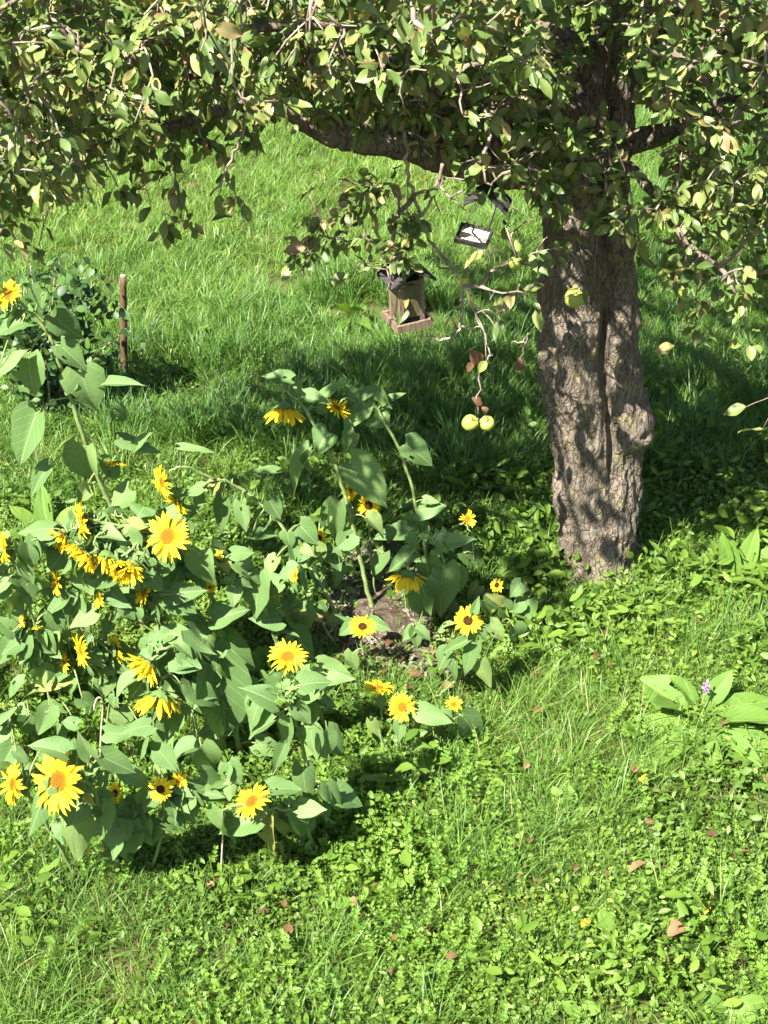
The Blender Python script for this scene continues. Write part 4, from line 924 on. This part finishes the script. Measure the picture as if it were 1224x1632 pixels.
def attach(bx, by, tx, ty, wd, jit=.3, pidx=None, fwd=None):
    cx, cy = bx * .5 + tx * .5, by * .5 + ty * .5
    if any(math.hypot(cx - a, cy - b_) < r_ * .8 + wd * .35 for a, b_, r_ in HPX): fwd = -2.0
    d = np.hypot(ax[:, 0] - bx, (ax[:, 1] - by) * .8)
    if pidx is not None: d = d + 1e4 * (np.array([a[3] for a in ALLS]) != pidx)
    i = int(np.argmin(d)); q = ALLS[i]; pl = plants[q[3]]
    Y = q[2][1] - min(.22, .012 + .0006 * d[i]) * (1 if fwd is None else fwd)
    b0 = P(bx, by, Y); lo = min(b0[2] - gz(b0[0], b0[1]) - .1, P(tx, ty, Y)[2] - gz(b0[0], b0[1]) - .03)
    if lo < 0: h_ = rng.uniform(.14, .34); Y = G(bx, by, h_)[1]; b0 = P(bx, by, Y)
    t0 = P(tx, ty, Y - rng.uniform(-.02, .05)); L = np.linalg.norm(t0 - b0); W = wd / ppm(b0)
    pref = unit(cdir(0, .35, .75) + np.array([-.15, -.1, .3]) + rng.normal(0, jit, 3)); sy = L / .95
    pl.leaves.append((frame(b0 - pl.base, t0 - b0, pref, W, sy, (W + sy) / 2), int(rng.integers(8))))
    m_ = (q[2] + b0) / 2 + np.array([0, 0, .12 * np.linalg.norm(b0 - q[2])]); pt = smooth_path([q[2], m_, b0 + unit(t0 - b0) * L * .04], 4)
    pl.mb.tube(pt - pl.base, np.linspace(.0042, .0028, len(pt)), 6)
for l in LEAF: attach(*l, jit=.17)
# the rest of the leaves, inside the clump
for pi, pl in enumerate(plants):
    ss = [s for s in pl.samples]; big = pl.mb.n > 700; n = int(len(ss) * (.5 if big else .28))
    for _ in range(n):
        x, y, q = ss[rng.integers(len(ss) // 8, max(len(ss) // 8 + 1, int(len(ss) * .95)))]
        if y < 800 or x > 560: 
            if rng.random() < .75: continue
        pxm = ppm(q); sz = rng.uniform(.055, .15) * pxm; a = rng.uniform(0, 6.283); r_ = rng.uniform(.03, .12) * pxm; bx, by = x + math.cos(a) * r_, y + math.sin(a) * r_ * .6
        ta = math.pi / 2 + rng.normal(0, .8); attach(bx, by, bx + math.cos(ta) * sz * .6 + math.cos(a) * sz * .5, by + math.sin(ta) * sz * .8, sz * rng.uniform(.7, .95), .5, pi, rng.choice([-1., .6, 1.]))
def thicket(poly, n, s0, s1):                                      # the mass of leaves filling the clump
    xs = [q[0] for q in poly]; ys = [q[1] for q in poly]; k = 0
    while k < n:
        x = rng.uniform(min(xs), max(xs)); y = rng.uniform(min(ys), max(ys))
        if not inside(poly, x, y): continue
        sz = rng.uniform(s0, s1); ta = math.pi / 2 + rng.normal(0, .75); attach(x, y - sz * .4, x + math.cos(ta) * sz, y - sz * .4 + math.sin(ta) * sz, sz * rng.uniform(.65, .95), .45, None, rng.choice([-1.5, -.5, .5, 1.])); k += 1
thicket([(-20, 890), (120, 860), (420, 900), (500, 1040), (520, 1160), (380, 1240), (60, 1230), (-20, 1180)], 56, 26, 52)
thicket([(-20, 1090), (400, 1120), (520, 1180), (545, 1290), (430, 1320), (100, 1310), (-20, 1250)], 42, 26, 52)
thicket([(420, 840), (620, 820), (760, 880), (800, 980), (700, 1000), (660, 900), (560, 880), (500, 960)], 28, 20, 40)
n_pet = 0
for pl in plants:
    o = thing('sunflower', pl.base, pl.label, 'sunflower', pl.group); link('stem', pl.mb.mesh('stem', m_stem), o)
    for M, v in pl.leaves: link('leaf', HL[v], o, M)
    for kind, c, n, Rr, typ in pl.heads:
        ref = np.array([0, 0, 1.]) if abs(n[2]) < .9 else np.array([0, 1., 0]); M = frame_z(c - pl.base, n, ref)
        rd = Rr * (.42 if typ in ('o', 'b') else .40)
        if kind == 'bud':
            link('flower_bud', BUD, o, M @ Matrix.Scale(Rr * .6, 4) @ Matrix.Rotation(rng.random() * 6, 4, 'Z')); continue
        h = link('flower_head', CAL[rng.integers(3)], o, M @ Matrix.Scale(rd, 4) @ Matrix.Rotation(rng.random() * 6, 4, 'Z'))
        link('disc', DISC['b' if typ == 'b' else 'o'], h, Matrix.Diagonal((.93, .93, 1.0, 1)))
        big = Rr * 2 * ppm(c) > 30; npt = 34 if Rr > .05 else (26 if big else 16); PL = (Rr - rd * .7) / rd
        for k in range(npt):
            a = k * 2.39996 + rng.normal(0, .05); lay = k % 2
            Lq = PL * rng.uniform(.9, 1.18) * (1.25 if kind == 'droop' else 1.05); Wq = min(.62, 2 * math.pi * .9 / npt * 2.5) * rng.uniform(.95, 1.35)
            T = Matrix.Rotation(a, 4, 'Z') @ Matrix.Translation((.78, 0, .02 + .05 * lay)) @ Matrix.Rotation(rng.normal(0, .17) - .12 * lay, 4, 'Y') @ Matrix.Rotation(rng.normal(0, .25), 4, 'X') @ Matrix.Diagonal((Lq, Wq, max(Wq, Lq * .8), 1))
            
            if rng.random() < .07: continue
            link('petal', PET[kind][rng.integers(5)], h, T); n_pet += 1
print('PETALS', n_pet, 'plants', len(plants), 'leaves', sum(len(p.leaves) for p in plants))

# ------------------------------------------------------------------ bird feeders hanging in the tree
def feeder():
    Y = TY - .62; c = P(649, 508, Y); s = 1 / ppm(c); o = thing('bird_feeder', c, 'hanging wooden bird feeder house with weathered panels and dark felt roof', 'bird feeder')
    o.rotation_euler = (R(2), R(-3), R(24)); o.scale = (.88, .88, .92); W = .165
    b = MB(); b.box((0, 0, -.012), (W, W, .012)); tray = link('tray', b.mesh('tray', m_fwood, False), o)
    for x, y, sx, sy in ((0, -W / 2, W + .016, .014), (0, W / 2, W + .016, .014), (-W / 2, 0, .014, W - .016), (W / 2, 0, .014, W - .016)):
        b = MB(); b.box((x, y, .002), (sx, sy, .034)); link('rim_board', b.mesh('rim_board', m_fwood, False), tray)
    H = .22
    for x in (-1, 1):
        for y in (-1, 1): b = MB(); b.box((x * .052, y * .052, H / 2 - .005), (.02, .02, H)); link('corner_post', b.mesh('corner_post', m_fwood, False), o)
    for x, y, sx, sy in ((0, -.0565, .084, .006), (0, .0565, .084, .006), (-.0565, 0, .006, .084), (.0565, 0, .006, .084)):
        b = MB(); b.box((x, y, H / 2 + .012), (sx, sy, H - .045)); link('panel', b.mesh('panel', m_fpanel, False), o)
    b = MB(); rnd_ = np.random.default_rng(5)
    for _ in range(160): b.box((rnd_.uniform(-.07, .07), rnd_.uniform(-.07, .07), -.002 + rnd_.uniform(0, .006)), (.009, .005, .004), Euler((rnd_.normal(), rnd_.normal(), rnd_.uniform(0, 6))))
    tag(link('seeds', b.mesh('seeds', m_chip, False), o), kind='stuff')
    for sg in (-1, 1):
        b = MB(); b.box((sg * .057, 0, H + .016), (.125, .18, .01), Euler((0, sg * R(30), 0))); link('roof_panel', b.mesh('roof_panel', m_froof, False), o)
    top = P(652, 228, TY - .5) - c; Mi = o.rotation_euler.to_matrix().inverted(); tp = Mi @ Vector(top); tp = Vector((tp.x / .88, tp.y / .88, tp.z / .92))
    b = MB(); b.tube([(0, 0, H + .05), (tp.x * .5, tp.y * .5, (H + .05 + tp.z) / 2), tuple(tp)], .0018, 6); link('hanging_wire', b.mesh('hanging_wire', m_wire), o)
feeder()
def seed_tray():
    Y = TY - .5; c = P(755, 377, Y); o = thing('seed_tray', c, 'small hanging seed tray with a dark pitched roof, in front of the trunk', 'bird feeder')
    o.rotation_euler = (R(12), R(8), R(-14)); W, D = .125, .11
    b = MB(); b.box((0, 0, 0), (W, D, .006)); fl = link('tray', b.mesh('tray', m_seed, False), o)
    for x, y, sx, sy in ((0, -D / 2, W + .012, .01), (0, D / 2, W + .012, .01), (-W / 2, 0, .01, D - .012), (W / 2, 0, .01, D - .012)):
        b = MB(); b.box((x, y, .004), (sx, sy, .02)); link('rim', b.mesh('rim', m_froof, False), fl)
    for x, y in ((-.05, -.048), (-.05, .048), (.05, -.048), (.05, .048)):
        b = MB(); b.tube([(x, y, 0), (.03 + x * .8, .045 + y * .75, .172)], .0022, 6); link('rod', b.mesh('rod', m_wire), o)
    for sg in (-1, 1):
        b = MB(); b.box((.03 + sg * .046, .045, .175), (.105, .11, .008), Euler((0, sg * R(38), 0))); link('roof_panel', b.mesh('roof_panel', m_froof, False), o)
    tp = o.rotation_euler.to_matrix().inverted() @ Vector(P(775, 262, TY - .26) - c)
    b = MB(); b.tube([(.03, .045, .205), tuple(tp)], .0015, 6); link('hanging_wire', b.mesh('hanging_wire', m_wire), o)
seed_tray()

# ------------------------------------------------------------------ stake, bush, weeds, litter
g = G(198, 600); tp = P(196, 440, g[1] + .02); o = thing('wooden_stake', g, 'upright reddish brown wooden stake with a pale cut top in the grass', 'stake')
b = MB(); W = np.array([g + (tp - g) * t for t in np.linspace(-.1, 1, 12)]) - g; b.tube(W, np.linspace(.023, .02, 12), 12, disp=lambda V: .004 * (fbm(V * np.array([40, 40, 8]), 2) - .5)); link('post', b.mesh('post', m_stake), o)
b = MB(); b.tube([W[-1] + np.array([0, 0, -.001]), W[-1] + np.array([0, 0, .006])], [.0185, .016], 12); link('cut_top', b.mesh('cut_top', m_staketop), o)

def bush(px, py, label, cat, rx, h, n, leafL, yoff=0):
    g = G(px, py); g[1] += yoff; g[2] = gz(g[0], g[1]); o = thing('bush', g, label, cat); sb = MB(); lb = MB(); tips = []
    for _ in range(26):
        a = rng.uniform(0, 6.283); e = np.array([math.cos(a) * rx * rng.uniform(.3, 1), math.sin(a) * rx * rng.uniform(.3, 1) * .8, h * rng.uniform(.45, 1)])
        pt = smooth_path([np.array([math.cos(a) * .05, math.sin(a) * .05, -.02]), e * np.array([.45, .45, .55]), e], 6); sb.tube(pt, np.linspace(.007, .0025, len(pt)), 5); tips += list(pt[3:])
    link('stems', sb.mesh('stems', m_twig), o)
    for _ in range(n):
        q = tips[rng.integers(len(tips))] + rng.normal(0, .05, 3); d = unit(rng.normal(0, 1, 3) + np.array([0, 0, -.1])); nn = unit(rng.normal(0, .5, 3) + np.array([-.1, -.4, .8])); L = leafL * rng.uniform(.6, 1.25)
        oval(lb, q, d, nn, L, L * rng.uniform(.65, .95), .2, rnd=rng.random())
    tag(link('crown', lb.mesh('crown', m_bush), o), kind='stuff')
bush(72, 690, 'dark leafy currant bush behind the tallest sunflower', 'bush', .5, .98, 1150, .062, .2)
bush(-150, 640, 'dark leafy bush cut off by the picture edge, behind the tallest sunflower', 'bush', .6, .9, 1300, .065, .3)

STRAP = [(0, .25), (.08, .4), (.22, .75), (.4, 1.0), (.58, .97), (.74, .78), (.88, .45), (.96, .18), (1, .02)]
DL = [heart_leaf(100 + i, m_dock, prof=STRAP, lobes=.0) for i in range(5)]
TOOTH = [(0, .2), (.1, .25), (.16, .55), (.22, .3), (.32, .75), (.38, .42), (.5, .95), (.56, .55), (.68, 1.0), (.78, .8), (.92, .45), (1, .02)]
TL = [heart_leaf(120 + i, m_dock, prof=TOOTH, lobes=0) for i in range(3)]
def weed(base, label, leaves, meshes=DL, h0=.02, name='broadleaf_weed'):
    g = G(*base); o = thing(name, g, label, 'weed', 'broad-leaved weeds')
    for bx, by, tx, ty, wd, h in leaves:
        b0 = G(bx, by, h0 + .02); t0 = G(tx, ty, h); L = np.linalg.norm(t0 - b0); Wd = wd / ppm(b0)
        pref = unit(np.array([-.1, -.25, 1.]) + rng.normal(0, .2, 3)); link('leaf', meshes[rng.integers(len(meshes))], o, frame(b0 - g, t0 - b0, pref, Wd, L, (Wd + L) * .5))
    return o, g
o, g = weed((1112, 1150), 'largest broad-leaved dock weed, big pale leaves spread over the clover', [(1112, 1140, 1018, 1080, 66, .16), (1118, 1158, 1036, 1200, 46, .12), (1125, 1135, 1238, 1100, 46, .16), (1130, 1160, 1240, 1178, 48, .1), (1115, 1170, 1150, 1232, 34, .06), (1100, 1150, 975, 1158, 34, .08), (1110, 1130, 1085, 1075, 34, .2), (1105, 1165, 1030, 1150, 40, .1), (1135, 1150, 1250, 1140, 50, .2), (1128, 1170, 1215, 1215, 44, .08), (1100, 1140, 1045, 1115, 46, .2), (1120, 1130, 1160, 1075, 36, .22)])
b = MB(); b.tube([(0, 0, 0), (.01, 0, .12), (.015, 0, .2)], .003, 6); link('stem', b.mesh('stem', m_stem), o)
b = MB()
for k in range(26): oval(b, np.array([.015, 0, .16 + .002 * k]), rng.normal(0, 1, 3) + np.array([0, 0, .3]), rng.normal(0, 1, 3), .02, .011)
link('flower', b.mesh('flower', m_purple), o)
weed((1180, 930), 'upright broad-leaved weed in the half shade right behind the clover', [(1183, 925, 1203, 842, 34, .3), (1172, 930, 1160, 862, 30, .26), (1190, 930, 1224, 870, 30, .24), (1178, 930, 1140, 905, 26, .12), (1175, 935, 1195, 965, 28, .06), (1165, 930, 1150, 850, 24, .3)])
weed((1065, 920), 'single tongue-leaved weed standing just beside the trunk foot', [(1066, 920, 1072, 880, 16, .2), (1064, 922, 1040, 935, 18, .08), (1068, 922, 1100, 940, 16, .06), (1064, 920, 1050, 890, 14, .15)])
weed((70, 850), 'pale strap-leaved weed beyond the sunflowers at the picture edge', [(70, 850, 20, 800, 30, .2), (78, 848, 62, 772, 32, .25), (82, 850, 110, 800, 26, .2), (66, 855, 2, 850, 26, .14), (75, 860, 30, 880, 26, .08), (85, 855, 135, 860, 22, .1)])
weed((985, 1515), 'toothed dandelion-like weed at the front among bright bedstraw', [(985, 1515, 935, 1570, 40, .08), (985, 1512, 965, 1450, 40, .16), (990, 1515, 1005, 1590, 42, .07), (988, 1512, 1030, 1470, 36, .14), (980, 1515, 925, 1510, 34, .1)], TL)
weed((905, 1295), 'tongue-leaved weed in the sunny grass halfway to the soil patch', [(905, 1296, 880, 1255, 24, .12), (910, 1294, 905, 1248, 24, .14), (912, 1298, 945, 1285, 22, .08), (903, 1300, 880, 1315, 20, .05)])
weed((1105, 1320), 'tongue-leaved weed with narrow upright leaf below the dock', [(1105, 1322, 1110, 1290, 22, .16), (1102, 1325, 1075, 1330, 20, .08), (1108, 1325, 1130, 1350, 20, .04)])
weed((1160, 1612), 'oval-leaved weed in the front corner below the tan leaf', [(1160, 1612, 1205, 1620, 40, .08), (1158, 1610, 1125, 1590, 30, .08), (1162, 1615, 1180, 1650, 34, .03), (1165, 1610, 1224, 1590, 28, .1)])
weed((925, 1610), 'low oval-leaved weed at the front edge beside the toothed weed', [(925, 1610, 955, 1600, 30, .06), (922, 1612, 895, 1600, 22, .08), (925, 1615, 935, 1640, 28, .02)])
weed((1125, 1210), 'oval-leaved weed right under the lowest dock leaf', [(1120, 1205, 1150, 1228, 26, .07), (1115, 1210, 1095, 1235, 18, .06), (1125, 1205, 1135, 1180, 16, .1)])
weed((830, 830), 'leafy nettle-like weed in the shade beside the trunk', [(830, 830, 805, 810, 22, .16), (832, 828, 850, 800, 22, .2), (835, 832, 862, 842, 20, .12), (828, 836, 808, 855, 20, .08), (832, 826, 828, 790, 20, .24)])
weed((300, 540), 'broad-leaved weed in the meadow grass beyond the stake', [(300, 540, 265, 520, 22, .2), (302, 538, 290, 498, 22, .28), (305, 540, 330, 515, 20, .22), (303, 545, 330, 548, 18, .1), (298, 545, 270, 552, 18, .08)])
weed((560, 505), 'broad-leaved weed in the meadow grass left of the hanging feeder house', [(560, 505, 535, 478, 22, .25), (562, 503, 580, 475, 20, .26), (565, 508, 590, 520, 20, .15), (558, 510, 535, 520, 18, .1)])

g = G(160, 1215); o = thing('dry_stalk', g, 'pale dry stalk bent over like a hook between sunflower leaves', 'stalk')
W = smooth_path([g, P(161, 1170, g[1] - .03), P(164, 1130, g[1] - .06), P(163, 1115, g[1] - .08), P(156, 1112, g[1] - .09), P(151, 1122, g[1] - .1), P(150, 1132, g[1] - .1)], 5); b = MB(); b.tube(W - g, np.linspace(.0045, .003, len(W)), 7); tag(link('stem', b.mesh('stem', m_deadstem), o))
g = G(352, 1400); o = thing('dry_stalk', g, 'thin straight pale dry stalk standing in the shade before the sunflowers', 'stalk')
W = smooth_path([g, P(355, 1330, g[1]), P(359, 1272, g[1] - .02)], 5); b = MB(); b.tube(W - g, np.linspace(.004, .0025, len(W)), 6); link('stem', b.mesh('stem', m_deadstem), o)

def litter_mesh(seed, m, asp):
    r = random.Random(seed); b = MB(); V = []; f = []; cu = r.uniform(.3, .9); tw_ = r.uniform(-.6, .6)
    pr = [(0, .05), (.15, .55), (.35, .95), (.55, 1), (.75, .75), (.9, .4), (1, .03)]
    for t, w_ in pr:
        for s in (-1, -.5, 0, .5, 1):
            x = s * w_ * .5 * asp * (1 + r.uniform(-.1, .1)); z = cu * x * x * 3 + .25 * math.sin(3 * t + tw_) * .4 + r.uniform(-.02, .02) + tw_ * x * t
            V.append((x, t - .5, z))
    for i in range(len(pr) - 1):
        for j in range(4): f.append((5 * i + j, 5 * i + j + 1, 5 * i + j + 6, 5 * i + j + 5))
    b.add(V, f); return b.mesh('fallen_leaf', m)
LM = [litter_mesh(i, m_dry, .6 + .08 * (i % 3)) for i in range(5)]
def litter(px, py, size, label, me, h=.06, group='fallen leaves'):
    g = G(px, py, h); s = size / ppm(g); q = unit(np.array([0, -.35, .9]) + rng.normal(0, .3, 3)); a = rng.uniform(0, 6.283)
    o = link('fallen_leaf', me, None, frame(g, [math.cos(a), math.sin(a), 0], q, s, s, s)); tag(o, label, 'leaf', group)
litter(1080, 1486, 40, 'large pale tan fallen leaf lying flat near the front corner', litter_mesh(50, m_tan, .8), .09)
litter(1016, 1382, 40, 'long tan fallen leaf lying in the sunny weeds', litter_mesh(51, m_tan, .4), .09)
litter(930, 1472, 20, 'small orange yellow fallen leaf on the front weeds', litter_mesh(52, m_yel, .8), .09)
litter(1122, 1448, 24, 'small bright yellow fallen leaf beside the large tan one', litter_mesh(53, m_yel, .7), .09)
litter(1025, 1245, 20, 'yellow fallen leaf in the clover below the dock', litter_mesh(54, m_yel, .8), .08)
litter(458, 1484, 36, 'long curled brown fallen leaf before the sunflowers', litter_mesh(55, m_dry, .45), .08)
LAND = [((1112, 1150), 'the large dock weed'), ((1080, 1486), 'the large tan fallen leaf'), ((950, 900), 'the foot of the trunk'), ((746, 989), 'the bloom before the trunk'), ((641, 1127), 'the round low bloom'),
        ((402, 1278), 'the front edge sunflower'), ((985, 1515), 'the toothed front weed'), ((458, 1484), 'the long curled brown leaf'), ((905, 1295), 'the sunny tongue-leaved weed'), ((60, 1630), 'the largest bloom')]
LAND2 = [((649, 918), 'the shaggy nodding bloom'), ((578, 999), 'the bloom on the soil'), ((746, 989), 'the bloom before the trunk'), ((604, 1097), 'the low upturned bloom'), ((458, 1047), 'the bloom above the bud')]
ORD = ['nearest', 'second nearest', 'third nearest', 'fourth nearest', 'fifth nearest', 'sixth nearest', 'seventh nearest', 'eighth nearest', 'ninth nearest', 'tenth nearest']
def litter_set(spots, land, what):
    by = {}
    for x, y in spots:
        d, nm = min((math.hypot(x - q[0], y - q[1]), nm) for q, nm in land); by.setdefault(nm, []).append((d, x, y))
    for nm, L in by.items():
        for k, (d, x, y) in enumerate(sorted(L)):
            litter(x, y, rng.uniform(13, 22), '%s, %s to %s' % (what, ORD[k], nm), LM[rng.integers(5)], .075)
litter_set([(420, 1452), (336, 1410), (446, 1562), (840, 1220), (1036, 1310), (820, 1350), (562, 1442), (626, 1548), (720, 1524), (1152, 1155), (1112, 992), (1066, 1012), (994, 997), (962, 1008), (1140, 1428), (952, 1046), (858, 1132), (888, 1196), (1012, 1226), (50, 1538), (1135, 1330), (888, 890), (680, 1480), (1090, 915), (1045, 1260)], LAND, 'brown dry leaf on the weeds')
litter_set([(515, 985), (522, 1002), (535, 1020), (548, 1035), (560, 1012), (600, 1040), (640, 1050), (690, 1040), (700, 1075), (730, 1085), (660, 1075), (620, 1025), (580, 1060), (530, 1050), (680, 1010), (715, 1095), (650, 1095), (610, 1070)], LAND2, 'brown dry leaf on bare soil')
for x, y, ln in [(757, 570, 30), (765, 590, 26), (752, 585, 22), (828, 580, 26), (760, 640, 22), (770, 655, 18)]:   # withered leaves still on the twig
    q = P(x, y, TY - .6); s = ln / ppm(q); a = rng.normal(0, .5)
    link('withered_leaf', LM[rng.integers(5)], tree, frame(q - TB, [math.sin(a), 0, -math.cos(a)], cdir(0, .2, 1) + rng.normal(0, .3, 3), s, s, s))

b = MB(); p, px, py = ground_points(900, 3.0, 6.6)                 # crumbs of dead leaves sunk between the weeds
for q in p:
    L = rng.uniform(.012, .034); oval(b, q + np.array([0, 0, rng.uniform(.02, .075)]), [rng.normal(), rng.normal(), rng.normal() * .3], [rng.normal() * .4, rng.normal() * .4 - .2, 1], L, L * rng.uniform(.4, .9), rng.uniform(-.5, .8))
tag(link('leaf_litter', b.mesh('leaf_litter', m_dry, False)), 'crumbs of dead brown leaves sunk between the weeds', 'leaf litter', kind='stuff')
